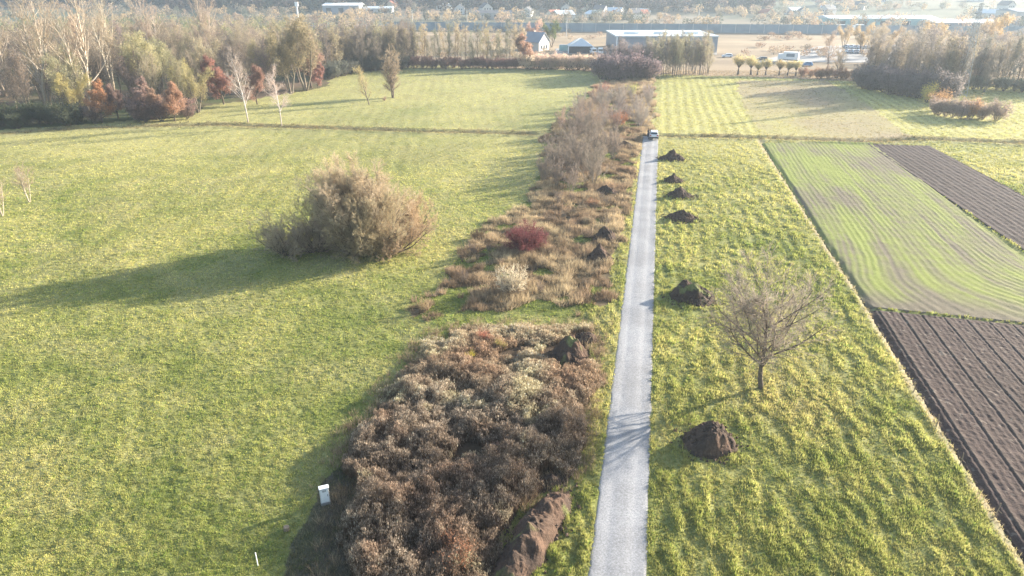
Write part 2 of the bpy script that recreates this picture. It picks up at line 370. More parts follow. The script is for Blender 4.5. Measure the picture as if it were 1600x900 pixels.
def sample(n, v0, v1, p=2.0, umax=None, r=rng):
    """points in front of the camera, denser close by (density ~ v^-p)"""
    a = 1 - p + 1                                        # area element grows with v
    q = r.uniform(0, 1, n)
    v = (v0 ** a + q * (v1 ** a - v0 ** a)) ** (1 / a) if abs(a) > 1e-6 else v0 * (v1 / v0) ** q
    u = r.uniform(-1, 1, n) * (.80 * v + 8)
    return u * RV[0] + v * HV[0], u * RV[1] + v * HV[1], v
def free(x, y):
    ok = ~onTrack(x, y, -.06)
    for f in FIELDS: ok &= ~inpoly(x, y, f)
    return ok
x, y, v = sample(620000, 24, 250, 2.1)
wx, wy = warp(x, y)
ok = free(x, y) & ~inpoly(wx, wy, WEEDS) & ~inpoly(wx, wy, WOOD) & ~(inpoly(wx, wy, DRY) & (fbm(x, y, 3.5, 3, 55) < .10)) & ~(inpoly(wx, wy, BARE) & (rng.uniform(0, 1, len(x)) < .75)) & ~(inpoly(wx, wy, STUB) & (rng.uniform(0, 1, len(x)) < .6))
ok &= ~((segdist(x, y, EDGE) < .55) & (rng.uniform(0, 1, len(x)) < .75))
x, y, v = x[ok], y[ok], v[ok]
c = ground_colour(x, y)
right = x > TXL(y) - 4.5
cl = np.where(right, fbm(x * 1.7, y * .75, 1.0, 3, 5) * 2, fbm(x * 1.1, y * .8, .42, 2, 6) * 1.1)
keep = rng.uniform(0, 1, len(x)) < .80 + .7 * cl; x, y, v, c, right, cl = x[keep], y[keep], v[keep], c[keep], right[keep], cl[keep]
c = c * lerp(np.array([1.42, 1.38, 1.25]), np.array([1.08, 1.08, 1.0]), sst(90, 150, v)) * np.where(right, 1.03, 1.3)[:, None] * (1 + rng.uniform(-.3, .3, (len(x), 1))) * np.clip(1 + np.where(right, .42, .6) * cl * (1 - .6 * sst(80, 160, v)), .6, 1.5)[:, None]
dk = rng.uniform(0, 1, len(x)) < .12 * (v < 110); c[dk] *= np.array([.55, .75, .5])
ye = rng.uniform(0, 1, len(x)) < .08 * (v < 110); c[ye] = c[ye] * .4 + np.array([.34, .30, .13]) * .6
h = np.where(right, .15, .09) * (1 + .006 * v) * rng.uniform(.6, 1.3, len(x)) * (1 + .8 * np.clip(cl, -.4, .6) * right) * (1 - .5 * sst(100, 150, v))
w = .022 + .0011 * v
V_, C_ = blades(x, y, H(x, y), h, w, 3, c, .75, .07 + .0012 * v)
link('meadow_grass', mesh_np('meadow_grass', V_, np.arange(len(V_)).reshape(-1, 3), C_), M['grass'], kind='stuff', label='green and yellow grass tufts covering the meadow and verges', category='grass')

# straw tussocks of the overgrown strip, ditch banks, field edge
def pts_in(poly, n, wa=1.6, r=rng):
    lo = poly.min(0) - 2; hi = poly.max(0) + 2; q = r.uniform(0, 1, (n, 2)) * (hi - lo) + lo
    wx, wy = warp(q[:, 0], q[:, 1], wa); k = inpoly(wx, wy, poly) & ~onTrack(q[:, 0], q[:, 1], .2); return q[k, 0], q[k, 1]
x, y = pts_in(DRY, 42000, 2.6); k = (fbm(x, y, 3.5, 3, 55) < .13) & (fbm(x, y, 1.4, 2, 56) > -.22); x, y = x[k], y[k]
nn = np.clip(fbm(x, y, 4, 3, 101) * 2 + .5, 0, 1); n2 = np.clip(fbm(x, y, 1.5, 2, 102) * 2.5 + .5, 0, 1)
c = lerp(np.array([.42, .34, .215]), np.array([.25, .18, .12]), nn) * (.7 + .6 * n2)[:, None] * (1 + rng.uniform(-.2, .2, (len(x), 1)))
Va, Ca = blades(x, y, H(x, y), .35 + .75 * n2 * rng.uniform(.5, 1, len(x)), .035 + .0005 * y, 14, c, .8, .30, .25)
dpts = []
for d in DITCH:
    for a, b in zip(d[:-1], d[1:]):
        m = int(np.hypot(*(b - a)) * 9); t = rng.uniform(0, 1, m)[:, None]
        dpts.append(a * (1 - t) + b * t + rng.normal(0, 1.1, (m, 2)))
q = np.concatenate(dpts); q = q[~onTrack(q[:, 0], q[:, 1], 1)]
c = lerp(np.array([.33, .26, .14]), np.array([.14, .12, .07]), np.clip(fbm(q[:, 0], q[:, 1], 6, 3, 103) * 2 + .5, 0, 1))
Vb, Cb = blades(q[:, 0], q[:, 1], H(q[:, 0], q[:, 1]), rng.uniform(.25, .8, len(q)), .05, 10, c, .7, .4, .25)
x, y, v = sample(30000, 24, 150, 2.2)                  # straw in the meadow, under the tree and on the bare ground
wx, wy = warp(x, y)
k = free(x, y) & ((np.hypot((x - TREE[0] - 1) / 8, (y - TREE[1]) / 7.5) < rng.uniform(.3, 1.1, len(x))) | (inpoly(wx, wy, BARE) & (rng.uniform(0, 1, len(x)) < .7)) | ((segdist(x, y, EDGE) < .9) & (rng.uniform(0, 1, len(x)) < .15)) | (rng.uniform(0, 1, len(x)) < .05))
x, y, v = x[k], y[k], v[k]
c = np.array([.32, .27, .14]) * rng.uniform(.55, 1.15, (len(x), 1))
Vc, Cc = blades(x, y, H(x, y), rng.uniform(.08, .3, len(x)), .03, 5, c, .9, .15, .25)
x, y = pts_in(BARE, 9000, 2.0); c = lerp(np.array([.26, .22, .15]), np.array([.12, .15, .06]), np.clip(fbm(x, y, 1.6, 3, 105) * 3 + .4, 0, 1)) * rng.uniform(.5, 1.2, (len(x), 1))
k = fbm(x, y, 2.2, 2, 106) > -.18; x, y, c = x[k], y[k], c[k]
Vd, Cd = blades(x, y, H(x, y), rng.uniform(.08, .38, len(x)), .03, 5, c, .98, .2, .3)
m_ = []
for a_, b_ in zip(WEEDS, np.roll(WEEDS, -1, 0)):
    k_ = int(np.hypot(*(b_ - a_)) * 22); t_ = rng.uniform(0, 1, k_)[:, None]; m_.append(a_ * (1 - t_) + b_ * t_ + rng.normal(0, .85, (k_, 2)))
q = np.concatenate(m_); q = q[~onTrack(q[:, 0], q[:, 1], .5)]; q = q[fbm(q[:, 0], q[:, 1], 1.3, 2, 107) > -.1]
c = lerp(np.array([.42, .34, .22]), np.array([.22, .15, .10]), rng.uniform(0, 1, len(q)))
Ve, Ce = blades(q[:, 0], q[:, 1], H(q[:, 0], q[:, 1]), rng.uniform(.2, .9, len(q)), .03, 12, c, .7, .22, .3)
V_ = np.concatenate([Va, Vb, Vc, Vd, Ve]); C_ = np.concatenate([Ca, Cb, Cc, Cd, Ce])
link('dry_grass', mesh_np('dry_grass', V_, np.arange(len(V_)).reshape(-1, 3), C_), M['dry'], kind='stuff', label='straw coloured dead grass tussocks along the strip and ditch banks', category='dry grass')

# withered goldenrod thicket: stalks with fluffy heads
x, y = pts_in(WEEDS, 78000, 2.2)
HEAPS = [(P(890, 556), 2.3), (P(915, 530), 1.6), (P(848, 800), 1.2), (P(835, 830), 1.4), (P(825, 860), 1.5), (P(812, 900), 1.6), (P(862, 752), 1.0)]
far = sst(40, 54, y + 2 * fbm(x, y, 5, 2, 119))
dn = fbm(x, y, 3.4, 3, 111); cp = fbm(x, y, .7, 2, 115) * 2; r1 = rng.uniform(0, 1, len(x))
eg = segdist(x, y, np.concatenate([WEEDS, WEEDS[:1]])); eg = np.where(inpoly(x, y, WEEDS), eg, -eg)
k = (dn > -.26) & (r1 < (.62 + .5 * cp) * (.25 + .75 * sst(-1.0, 1.0, eg)))
for (hx, hy), hr in HEAPS: k &= np.hypot(x - hx, y - hy) > hr
x, y, dn, far, cp, eg = x[k], y[k], dn[k], far[k], cp[k], eg[k]
n = len(x); z = H(x, y)
hh = np.clip((1.2 + 1.5 * dn + .40 * cp + .8 * fbm(x, y, 1.7, 2, 117)) * rng.uniform(.7, 1.15, n) * (1 - .45 * far) * (.45 + .55 * sst(-.8, 1.8, eg)), .25, 2.2)
cn = np.clip(fbm(x, y, 4, 3, 113) * 2 + .5, 0, 1)
cst = lerp(np.array([.17, .115, .08]), np.array([.36, .26, .17]), far)
Va, Ca = blades(x, y, z, hh, .028, 3, cst * (1 + rng.uniform(-.3, .3, (n, 1))), .25, .10, .2)
nh = 11; N = n * nh
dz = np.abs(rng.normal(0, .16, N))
hx = np.repeat(x, nh) + rng.normal(0, .075, N); hy = np.repeat(y, nh) + rng.normal(0, .075, N); hz = np.repeat(z + hh, nh) - dz - .05
ch = lerp(np.array([.33, .255, .20]), np.array([.235, .165, .125]), cn); ch = lerp(ch, lerp(np.array([.56, .45, .31]), np.array([.34, .23, .16]), cn), far)
pt = fbm(x, y, 2.6, 3, 121); ch = lerp(ch, np.array([.33, .205, .145]), np.clip((pt - .12) * 6, 0, .5)); ch = lerp(ch, np.array([.50, .42, .27]), np.clip((-.14 - pt) * 8, 0, .75))
ch = ch * np.clip(1 + .35 * cp, .6, 1.4)[:, None]
chh = np.repeat(ch, nh, 0) * np.array([.86, .92, .90]) * (1 + rng.uniform(-.30, .45, (N, 1)))
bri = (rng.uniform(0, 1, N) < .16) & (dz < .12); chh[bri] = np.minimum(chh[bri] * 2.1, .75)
Vb, Cb = blades(hx, hy, hz, rng.uniform(.09, .17, N), .05, 1, chh, .6, .02, .1)
V_ = np.concatenate([Va, Vb]); C_ = np.concatenate([Ca, Cb])
link('withered_weeds', mesh_np('withered_weeds', V_, np.arange(len(V_)).reshape(-1, 3), C_), M['dry'], kind='stuff', label='thicket of withered brown goldenrod with fluffy seed heads beside the track', category='weeds')

# ================================================================== SOIL HEAPS
def mound(name, label, loc, rx, ry, h, seed, rz=0, ridge=False, grassy=.35, red=.0, peak=(0, 0)):
    t_ = name
    nr, na = 46, 96
    r = np.linspace(0, 1, nr)[:, None]; a = np.linspace(0, 2 * math.pi, na, endpoint=False)[None, :]
    lob = 1 + .35 * fbm(np.cos(a) * 1.7 + seed, np.sin(a) * 1.7, 1, 3, seed)
    X = r * np.cos(a) * rx * lob; Y = r * np.sin(a) * ry * lob
    if ridge:
        X = r * np.cos(a) * rx * (1 + .25 * fbm(Y, Y * 0, 3, 2, seed)) * lob
    rr = np.hypot((X / rx - peak[0] * (1 - r)), (Y / ry - peak[1] * (1 - r)))
    prof = np.clip(1 - r, 0, 1) ** .85 if not ridge else np.clip(1 - r ** 1.6, 0, 1)
    X = X + peak[0] * rx * (1 - r); Y = Y + peak[1] * ry * (1 - r)
    Z = h * prof * (1 + .9 * fbm(X, Y, max(rx, 1.2) * .8, 3, seed + 1)) + .42 * h * fbm(X, Y, .6, 3, seed + 2) * (1 - r ** 4) * 1.2 + (.30 if ridge else .0) * h * fbm(X, Y, 1.6, 2, seed + 6) + .16 * fbm(X, Y, .18, 2, seed + 5) * (1 - r ** 6)
    Z = Z - .12 * r ** 8 - .05
    g = np.clip((fbm(X, Y, .9, 3, seed + 3) + grassy - .42) * 8, 0, 1)
    c = lerp(np.array([.060, .043, .034]), np.array([.125, .078, .055]), np.clip(red + 1.6 * fbm(X, Y, 1.0, 3, seed + 4), 0, 1))
    c = lerp(c, np.array([.15, .16, .06]), g * .85)
    V_ = np.stack([X, Y, Z], -1).reshape(-1, 3)
    i = np.arange(nr - 1)[:, None] * na; j = np.arange(na)[None, :]
    F = np.stack([i + j, i + na + j, i + na + (j + 1) % na, i + (j + 1) % na], -1).reshape(-1, 4)
    q = np.random.default_rng(seed); m = int(50 + 22 * (rx + ry)); a = q.uniform(0, 2 * math.pi, m); d = q.uniform(.55, 1.35, m) ** 1.0; sz = q.uniform(.04, .15, m)
    cxy = np.stack([np.cos(a) * rx * d, np.sin(a) * ry * d], -1); cz = np.maximum(0, h * (1 - d) * .8) + sz * .3
    oc = np.array([[1, 0, 0], [0, 1, 0], [-1, 0, 0], [0, -1, 0], [0, 0, 1], [0, 0, -1.]]); of = np.array([[0, 1, 4, 4], [1, 2, 4, 4], [2, 3, 4, 4], [3, 0, 4, 4], [1, 0, 5, 5], [2, 1, 5, 5], [3, 2, 5, 5], [0, 3, 5, 5]])
    cv = np.concatenate([cxy, cz[:, None]], 1)[:, None] + (oc[None] + q.uniform(-.35, .35, (m, 6, 3))) * sz[:, None, None]
    V3 = np.concatenate([V_, cv.reshape(-1, 3)]); C3 = np.concatenate([c.reshape(-1, 3), np.repeat(np.array([[.085, .06, .045]]) * q.uniform(.7, 1.5, (m, 1)), 6, 0)])
    F3 = np.concatenate([np.concatenate([F[:, [0, 1, 2]], F[:, [0, 2, 3]]]), (of[None, :, :3] + (np.arange(m) * 6)[:, None, None] + len(V_)).reshape(-1, 3)])
    me = mesh_np(name, V3, F3, C3, False)
    o = link(name, me, M['soil'], label=label, category='soil heap', group='soil heaps beside the track')
    o.location = (loc[0], loc[1], float(Hs(np.array([loc[0]]), np.array([loc[1]]))[0])); o.rotation_euler = (0, 0, rz)
    return o
mound('soil_heap', 'large dark brown soil heap on the grass below the bare tree', P(1108, 692), 2.1, 1.75, 2.15, 3, .2, grassy=.12, red=.2, peak=(.05, .15))
mound('soil_heap', 'large peaked dark soil heap right of the track, left of the bare tree', P(1082, 463), 2.3, 2.5, 1.95, 17, .5, grassy=.28, peak=(-.2, .2))
mound('soil_heap', 'small soil heap right of the track, nearest of the four in a row', P(1066, 340), 2.3, 1.7, 1.45, 23, 0, grassy=.16, peak=(0, 0))
mound('soil_heap', 'soil heap right of the track, second of the four in a row', P(1062, 305), 2.1, 1.6, 1.3, 31, 0, grassy=.12)
mound('soil_heap', 'smallest soil heap right of the track, third of the four in a row', P(1052, 282), 1.75, 1.3, 1.15, 37, 0, grassy=.12)
mound('soil_heap', 'flat soil heap right of the track, farthest of the four and nearest the car', P(1051, 248), 2.4, 1.6, 1.35, 41, 0, grassy=.2)
mound('soil_heap', 'tall two-humped soil heap with grass on top above the withered weeds', P(890, 556), 1.75, 1.9, 1.75, 53, .3, grassy=.32, red=.3, peak=(0, .1))
mound('soil_heap', 'low dark soil hump behind the two-humped heap, left of the track', P(915, 530), 1.2, 1.1, 1.0, 59, 0, grassy=.2)
mound('soil_heap', 'dark soil heap left of the track, in front of a similar heap', P(936, 403), 1.7, 1.5, 1.5, 61, 0, grassy=.2, red=.1)
mound('soil_heap', 'dark steep soil heap left of the track, right of the red shrub', P(944, 372), 1.5, 1.7, 1.75, 67, .2, grassy=.2)
mound('soil_heap', 'dark soil heap half hidden in dry grass left of the track', P(947, 300), 2.0, 1.5, 1.15, 71, 0, grassy=.15)
mound('soil_heap', 'dark soil heap left of the track, beside the car', P(975, 230), 2.0, 1.5, 1.3, 73, 0, grassy=.15, red=.2)
mound('soil_heap', 'long lumpy ridge of dug soil between the withered weeds and the track', P(832, 842), 1.35, 5.4, 1.25, 79, R(-16), ridge=True, grassy=.22, red=.35)
mound('soil_heap', 'small round lump of soil at the far end of the long soil ridge', P(862, 752), .75, .55, .6, 83, 0, grassy=.1)

# ================================================================== TREES
UP = np.array([0, 0, 1.0])
def nrm(v): return v / (np.linalg.norm(v, axis=-1, keepdims=True) + 1e-9)
class Br:
    """a set of curved branches: points (N, K+1, 3), start radius, end radius"""
    def __init__(s, r, base, d, L, r0, r1, K=4, curl=.3, wob=.12):
        d = nrm(d); p = base; pts = [p]; ds = [d]
        for k in range(K):
            d = nrm(d + UP * (curl / K) + r.normal(0, wob, d.shape)); p = p + d * (L / K)[:, None]; pts.append(p); ds.append(d)
        s.p = np.stack(pts, 1); s.d = np.stack(ds, 1); s.L = L; s.r0 = r0; s.r1 = r1; s.K = K
    def kids(s, r, n, t0, t1, ang, ratio, asd=.15, taper=.5, rr=.55):
        N = len(s.L); idx = np.repeat(np.arange(N), n); m = len(idx)
        t = t0 + (t1 - t0) * (np.tile((np.arange(n) + .5) / n, N) + r.uniform(-.5, .5, m) / n); t = np.clip(t, 0, .999)
        f = t * s.K; i = f.astype(int); f = (f - i)[:, None]
        base = s.p[idx, i] * (1 - f) + s.p[idx, i + 1] * f; d = s.d[idx, i]
        perp = nrm(np.cross(d, r.normal(0, 1, (m, 3)))); a = (ang + r.normal(0, asd, m))[:, None]
        nd = np.cos(a) * d + np.sin(a) * perp
        L = s.L[idx] * ratio * (1 - taper * t) * r.uniform(.75, 1.2, m)
        rad = (s.r0[idx] * (1 - t) + s.r1[idx] * t) * rr
        return base, nd, L, rad
    def tube(s, sides):
        N, K1, _ = s.p.shape; tt = np.linspace(0, 1, K1)[None, :]
        rad = s.r0[:, None] * (1 - tt) + s.r1[:, None] * tt
        ref = np.array([.31, .93, .2]); a = nrm(np.cross(s.d, ref)); b = np.cross(s.d, a)
        th = np.arange(sides) * 2 * math.pi / sides
        ring = s.p[:, :, None] + rad[..., None, None] * (a[:, :, None] * np.cos(th)[:, None] + b[:, :, None] * np.sin(th)[:, None])
        V = ring.reshape(-1, 3)
        n = np.arange(N)[:, None, None] * K1 * sides; k = np.arange(K1 - 1)[None, :, None] * sides; j = np.arange(sides)[None, None, :]; j2 = (j + 1) % sides
        F = np.stack([n + k + j, n + k + j2, n + k + sides + j2, n + k + sides + j], -1).reshape(-1, 4)
        return V, F
def sliver(r, base, d, L, w):
    d = nrm(d); s = nrm(np.cross(d, r.normal(0, 1, d.shape))) * (w / 2)[:, None]
    return np.stack([base - s, base + s, base + d * L[:, None]], 1).reshape(-1, 3)
def grow(seed, h=10, tr=.16, stems=1, sang=0, limbs=12, l0=.25, l1=1, lang=.9, lratio=.5, ltaper=.5, curl=.5, sub=8, sratio=.5, tw=7, twl=.45, tww=.022, twang=.6,
         tw2=0, leaves=0, leafs=.12, leafspread=.25, wob=.07, lcurl=.5, tint=.25, sK=8, lsub0=.25, tw_on_limb=0, bark_grad=None):
    r = np.random.default_rng(seed)
    az = r.uniform(0, 2 * math.pi) + np.arange(stems) * 2 * math.pi / stems + r.normal(0, .3, stems)
    sa = sang * (r.uniform(.35, 1.15, stems) if stems > 1 else np.ones(1))
    d = np.stack([np.cos(az) * np.sin(sa), np.sin(az) * np.sin(sa), np.cos(sa)], -1)
    base = np.stack([np.cos(az), np.sin(az), az * 0], -1) * (tr * .9 if stems > 1 else 0) + np.array([0, 0, -.15])
    L = h * np.where(np.arange(stems) == 0, 1, r.uniform(.72, 1.0, stems)); r0 = np.full(stems, tr) * L / h
    A = Br(r, base, d, L, r0, r0 * .12 + .008, sK, curl * (sang > 0), wob)
    b = A.kids(r, limbs, l0, l1, lang, lratio, taper=ltaper); Bq = Br(r, b[0], b[1], b[2], b[3], b[3] * .2 + .006, 5, lcurl, .11)
    c = Bq.kids(r, sub, lsub0, 1, .7, sratio, rr=.6); Cq = Br(r, c[0], c[1], c[2], np.maximum(c[3], .01), np.maximum(c[3] * .3, .006), 3, .25, .14)
    Va, Fa = A.tube(8); Vb, Fb = Bq.tube(5)
    TV = np.concatenate([Va, Vb]); TF = np.concatenate([Fa, Fb + len(Va)]); tc = np.ones((len(TV), 3)) * (1 + r.uniform(-.15, .15, (len(TV), 1)))
    if bark_grad is not None:
        k = np.clip(TV[:, 2] / (h * .5), 0, 1)[:, None]; tc = tc * (np.array(bark_grad) * (1 - k) ** 2 + (1 - (1 - k) ** 2))
    Vc, Fc = Cq.tube(3)
    t_ = Cq.kids(r, tw, .1, 1, twang, twl, taper=.35)
    bs, ds, Ls = [t_[0]], [t_[1] + UP * .15], [t_[2]]
    if tw2:
        Tq = Br(r, t_[0], t_[1], t_[2], np.full(len(t_[2]), .01), np.full(len(t_[2]), .005), 2, .15, .12)
        u = Tq.kids(r, tw2, .15, 1, .6, .6, taper=.3); bs.append(u[0]); ds.append(u[1] + UP * .1); Ls.append(u[2])
    if tw_on_limb:
        u = A.kids(r, tw_on_limb, l0 * .6, 1, 1.0, .10, taper=.4); bs.append(u[0]); ds.append(u[1]); Ls.append(u[2])
    bs, ds, Ls = np.concatenate(bs), np.concatenate(ds), np.concatenate(Ls)
    Vt = sliver(r, bs, ds, Ls, np.full(len(Ls), tww) * r.uniform(.7, 1.3, len(Ls)))
    ct = np.repeat(1 + r.uniform(-tint, tint, (len(Ls), 1)), 3, 0) * np.ones((1, 3))
    ccv = np.full((len(Vc), 3), .9)
    V = np.concatenate([Vc, Vt]); C = np.concatenate([ccv, ct])
    F = np.concatenate([np.concatenate([Fc[:, [0, 1, 2]], Fc[:, [0, 2, 3]]]), np.arange(len(Vt)).reshape(-1, 3) + len(Vc)])
    if leaves:
        i = r.integers(0, len(Ls), leaves); q = bs[i] + nrm(ds[i]) * (Ls[i] * r.uniform(.2, 1.1, leaves))[:, None] + r.normal(0, leafspread, (leaves, 3))
        Vl = sliver(r, q, r.normal(0, 1, (leaves, 3)), np.full(leaves, leafs) * r.uniform(.6, 1.3, leaves), np.full(leaves, leafs))
        n1 = np.array([vn(q[:, 0] / 1.3 + 9, q[:, 1] / 1.3 + q[:, 2] / 1.7, seed)]).T
        cl = (.72 + .56 * n1) * (1 + r.uniform(-.25, .25, (leaves, 1))) * np.ones((1, 3))
        F = np.concatenate([F, np.arange(len(Vl)).reshape(-1, 3) + len(V)]); V = np.concatenate([V, Vl]); C = np.concatenate([C, np.repeat(cl, 3, 0)])
    return (mesh_np('trunk', TV, TF, tc, True), mesh_np('crown', V, F, C))
for_mats = []
def proto(seed, **k):
    a, b = grow(seed, **k); a.materials.append(M['bark']); b.materials.append(M['twig']); return a, b
def plant(name, pr, loc, label, cat, group=None, s=1, sz=None, cb=(.16, .13, .10), cc=(.2, .15, .11), rz=None, jit=.12, sink=0, parts=('trunk', 'crown')):
    e = thing(name, label, cat, (loc[0], loc[1], Hz(*loc) - sink), random.uniform(0, 6.28) if rz is None else rz, group)
    e.scale = (s, s, sz or s)
    for nm, me, c in ((parts[0], pr[0], cb), (parts[1], pr[1], cc)):
        o = link(nm, me, parent=e); k = 1 + random.uniform(-jit, jit); g_ = 1.0 if nm == parts[0] else 1.4; c = [min(.85, q * g_) for q in c]; o.color = (c[0] * k, c[1] * k * random.uniform(.97, 1.05), c[2] * k, 1)
    return e
GREYB, GREYC = (.21, .17, .135), (.235, .185, .145)
TANC = (.36, .27, .19); PINKC = (.30, .205, .175)

# the bare tree on the right
near = proto(107, h=8.6, tr=.21, limbs=32, l0=.22, l1=.97, lang=1.1, lratio=.82, ltaper=.55, lcurl=.7, sub=15, sratio=.48, tw=9, twl=.52, tww=.022, tw2=3, wob=.10, lsub0=.2)
plant('bare_tree', near, TREE, 'wide leafless tree with a forked dark trunk alone on the grass right of the track', 'tree', cb=(.12, .095, .08), cc=(.225, .185, .16), rz=R(205), jit=0)

# willow clump in the left meadow
wl = proto(111, h=7.4, tr=.14, stems=18, sang=.95, limbs=13, l0=.06, lang=.7, lratio=.5, ltaper=.45, curl=.9, sub=10, sratio=.5, tw=9, twl=.6, tww=.028, tw2=2, leaves=7000, leafs=.06, lsub0=.1)
wt = proto(115, h=11.3, tr=.15, stems=12, sang=.33, limbs=24, l0=.10, lang=.65, lratio=.30, curl=.45, sub=10, sratio=.5, tw=9, twl=.6, tww=.028, tw2=2, leaves=7000, leafs=.06, lsub0=.1)
ws_ = proto(113, h=5.0, tr=.09, stems=16, sang=1.2, limbs=10, l0=.05, lang=.7, lratio=.5, curl=.75, sub=8, sratio=.5, tw=8, twl=.6, tww=.030, tw2=2, lsub0=.1)
gW = 'willows of the clump in the left meadow'
plant('willow_bush', wl, P(585, 397), 'broad tan willow bush with many stems, front of the meadow clump', 'willow', gW, cb=(.19, .15, .11), cc=(.38, .315, .205), rz=.4)
plant('willow_tree', wt, P(530, 386), 'tallest pale willow with upright stems in the meadow clump', 'willow', gW, s=.9, cb=(.27, .23, .18), cc=(.40, .335, .225), rz=2)
plant('willow_tree', wt, P(578, 380), 'pale upright willow behind the broad bush of the meadow clump', 'willow', gW, s=.92, cb=(.27, .23, .18), cc=(.38, .31, .22), rz=4)
plant('willow_bush', ws_, P(448, 398), 'low grey-brown willow bush at the left end of the meadow clump', 'willow', gW, s=.95, cb=(.17, .14, .11), cc=(.31, .25, .185))
plant('willow_bush', ws_, P(496, 392), 'low brown willow bush between the left end and the tall stems of the clump', 'willow', gW, s=1.0, cb=(.17, .14, .11), cc=(.34, .27, .20))
plant('willow_bush', wl, P(638, 373), 'rounded orange-tan willow bush at the right end of the meadow clump', 'willow', gW, s=.72, cb=(.19, .15, .11), cc=(.41, .315, .205), rz=1)

plant('willow_bush', ws_, P(548, 396), 'low tan willow bush at the foot of the tall stems of the clump', 'willow', gW, s=1.15, cb=(.17, .14, .11), cc=(.31, .25, .165))
plant('willow_bush', wl, P(520, 380), 'brown willow bush at the back of the clump behind the tall stems', 'willow', gW, s=.85, cb=(.17, .14, .11), cc=(.29, .235, .16))
plant('willow_bush', ws_, P(618, 392), 'low tan willow bush right of the broad front bush of the clump', 'willow', gW, s=1.1, cb=(.17, .14, .11), cc=(.35, .27, .18))
plant('willow_bush', wl, P(560, 388), 'large tan willow bush in the heart of the clump behind the broad front bush', 'willow', gW, s=1.2, cb=(.17, .14, .11), cc=(.38, .32, .22), rz=3)
# shrubs of the overgrown strip
redp = proto(121, h=2.3, tr=.03, stems=40, sang=1.1, limbs=7, l0=.1, lang=.4, lratio=.5, curl=.7, sub=5, sratio=.5, tw=6, twl=.5, tww=.02, sK=5, leaves=9000, leafs=.06, leafspread=.1)
plant('red_shrub', redp, P(822, 389), 'dense dark red dogwood shrub in the dry strip', 'shrub', s=1.75, sz=1.25, cb=(.17, .05, .05), cc=(.175, .07, .072), parts=('stem', 'twigs'), jit=0)
pal = proto(122, h=2.3, tr=.03, stems=34, sang=1.0, limbs=7, l0=.1, lang=.45, lratio=.5, curl=.4, sub=5, sratio=.5, tw=8, twl=.5, tww=.024, sK=5)
plant('pale_shrub', pal, P(800, 456), 'rounded pale beige shrub in the dry strip, in front of the red shrub', 'shrub', s=1.1, sz=1.35, cb=(.30, .26, .22), cc=(.54, .46, .37), parts=('stem', 'twigs'), jit=0)
sh = [proto(130 + i, h=3.6, tr=.035, stems=9 + i, sang=.4 + .1 * i, limbs=9, l0=.2, lang=.5, lratio=.4, curl=.2, sub=6, sratio=.5, tw=6, twl=.5, tww=.028, sK=6) for i in range(3)]
gS = 'bare shrubs of the overgrown strip'
def strip_pts(poly, n, mind, seed):
    r = np.random.default_rng(seed); out = []; poly = np.array(poly); lo, hi = poly.min(0), poly.max(0)
    for _ in range(8000):
        q = r.uniform(0, 1, 2) * (hi - lo) + lo
        if inpoly(np.array([q[0]]), np.array([q[1]]), poly)[0] and all((q[0] - a) ** 2 + (q[1] - b) ** 2 > mind ** 2 for a, b in out):
            out.append((float(q[0]), float(q[1])))
            if len(out) >= n: break
    return out
for i, q in enumerate(strip_pts(PP([(838, 296), (858, 228), (905, 205), (955, 215), (960, 250), (930, 290), (880, 305)]), 30, 2.3, 7)):
    plant('bare_shrub', sh[i % 3], q, ('grey' if i % 2 else 'tan-grey') + ' leafless thin-stemmed shrub in the thicket left of the track below the car, ' + ('near part' if q[1] < 112 else 'far part'), 'shrub', gS, s=random.uniform(.9, 1.5), cb=(.24, .20, .17), cc=random.choice([(.27, .225, .185), (.24, .20, .165), (.30, .245, .2)]), parts=('stem', 'twigs'))
for i, q in enumerate(strip_pts(PP([(870, 205), (905, 172), (930, 150), (1018, 145), (1008, 205), (960, 212)]), 34, 3.0, 8)):
    plant('bare_shrub', sh[i % 3], q, ('pinkish' if i % 2 else 'whitish') + ' grey leafless shrub in the thicket beyond the car, ' + ('near part' if q[1] < 165 else 'far part'), 'shrub', gS, s=random.uniform(.9, 1.5), cb=(.36, .31, .28), cc=random.choice([(.33, .28, .245), (.30, .255, .22), (.34, .25, .19)]), parts=('stem', 'twigs'))
orr = proto(140, h=2.0, tr=.03, stems=12, sang=.8, limbs=7, l0=.1, lang=.5, lratio=.5, sub=5, sratio=.5, tw=6, twl=.5, tww=.022, sK=5, leaves=1500, leafs=.08)
plant('rusty_shrub', orr, P(968, 195), 'rust orange shrub in the thicket beyond the car', 'shrub', s=1.3, cc=(.40, .17, .09), parts=('stem', 'twigs'))
plant('yellow_shrub', orr, P(985, 150), 'yellow-green shrub at the far end of the dry strip', 'shrub', s=1.6, cc=(.34, .33, .12), parts=('stem', 'twigs'))
plant('reddish_shrub', orr, P(940, 147), 'pinkish red shrub at the left edge of the far dry strip', 'shrub', s=1.5, cc=(.34, .16, .13), parts=('stem', 'twigs'))
plant('yellow_weed_clump', orr, P(735, 562), 'bright yellow leafy clump among the withered weeds', 'weed clump', s=.42, cc=(.50, .42, .08), parts=('stem', 'foliage'))
plant('yellow_weed_clump', orr, P(782, 545), 'dull yellow leafy clump right of the bright yellow one', 'weed clump', s=.42, cc=(.42, .36, .12), parts=('stem', 'foliage'))
plant('rusty_weed_clump', orr, P(757, 533), 'rust red leafy clump behind the yellow ones in the weeds', 'weed clump', s=.55, cc=(.34, .16, .11), parts=('stem', 'foliage'))
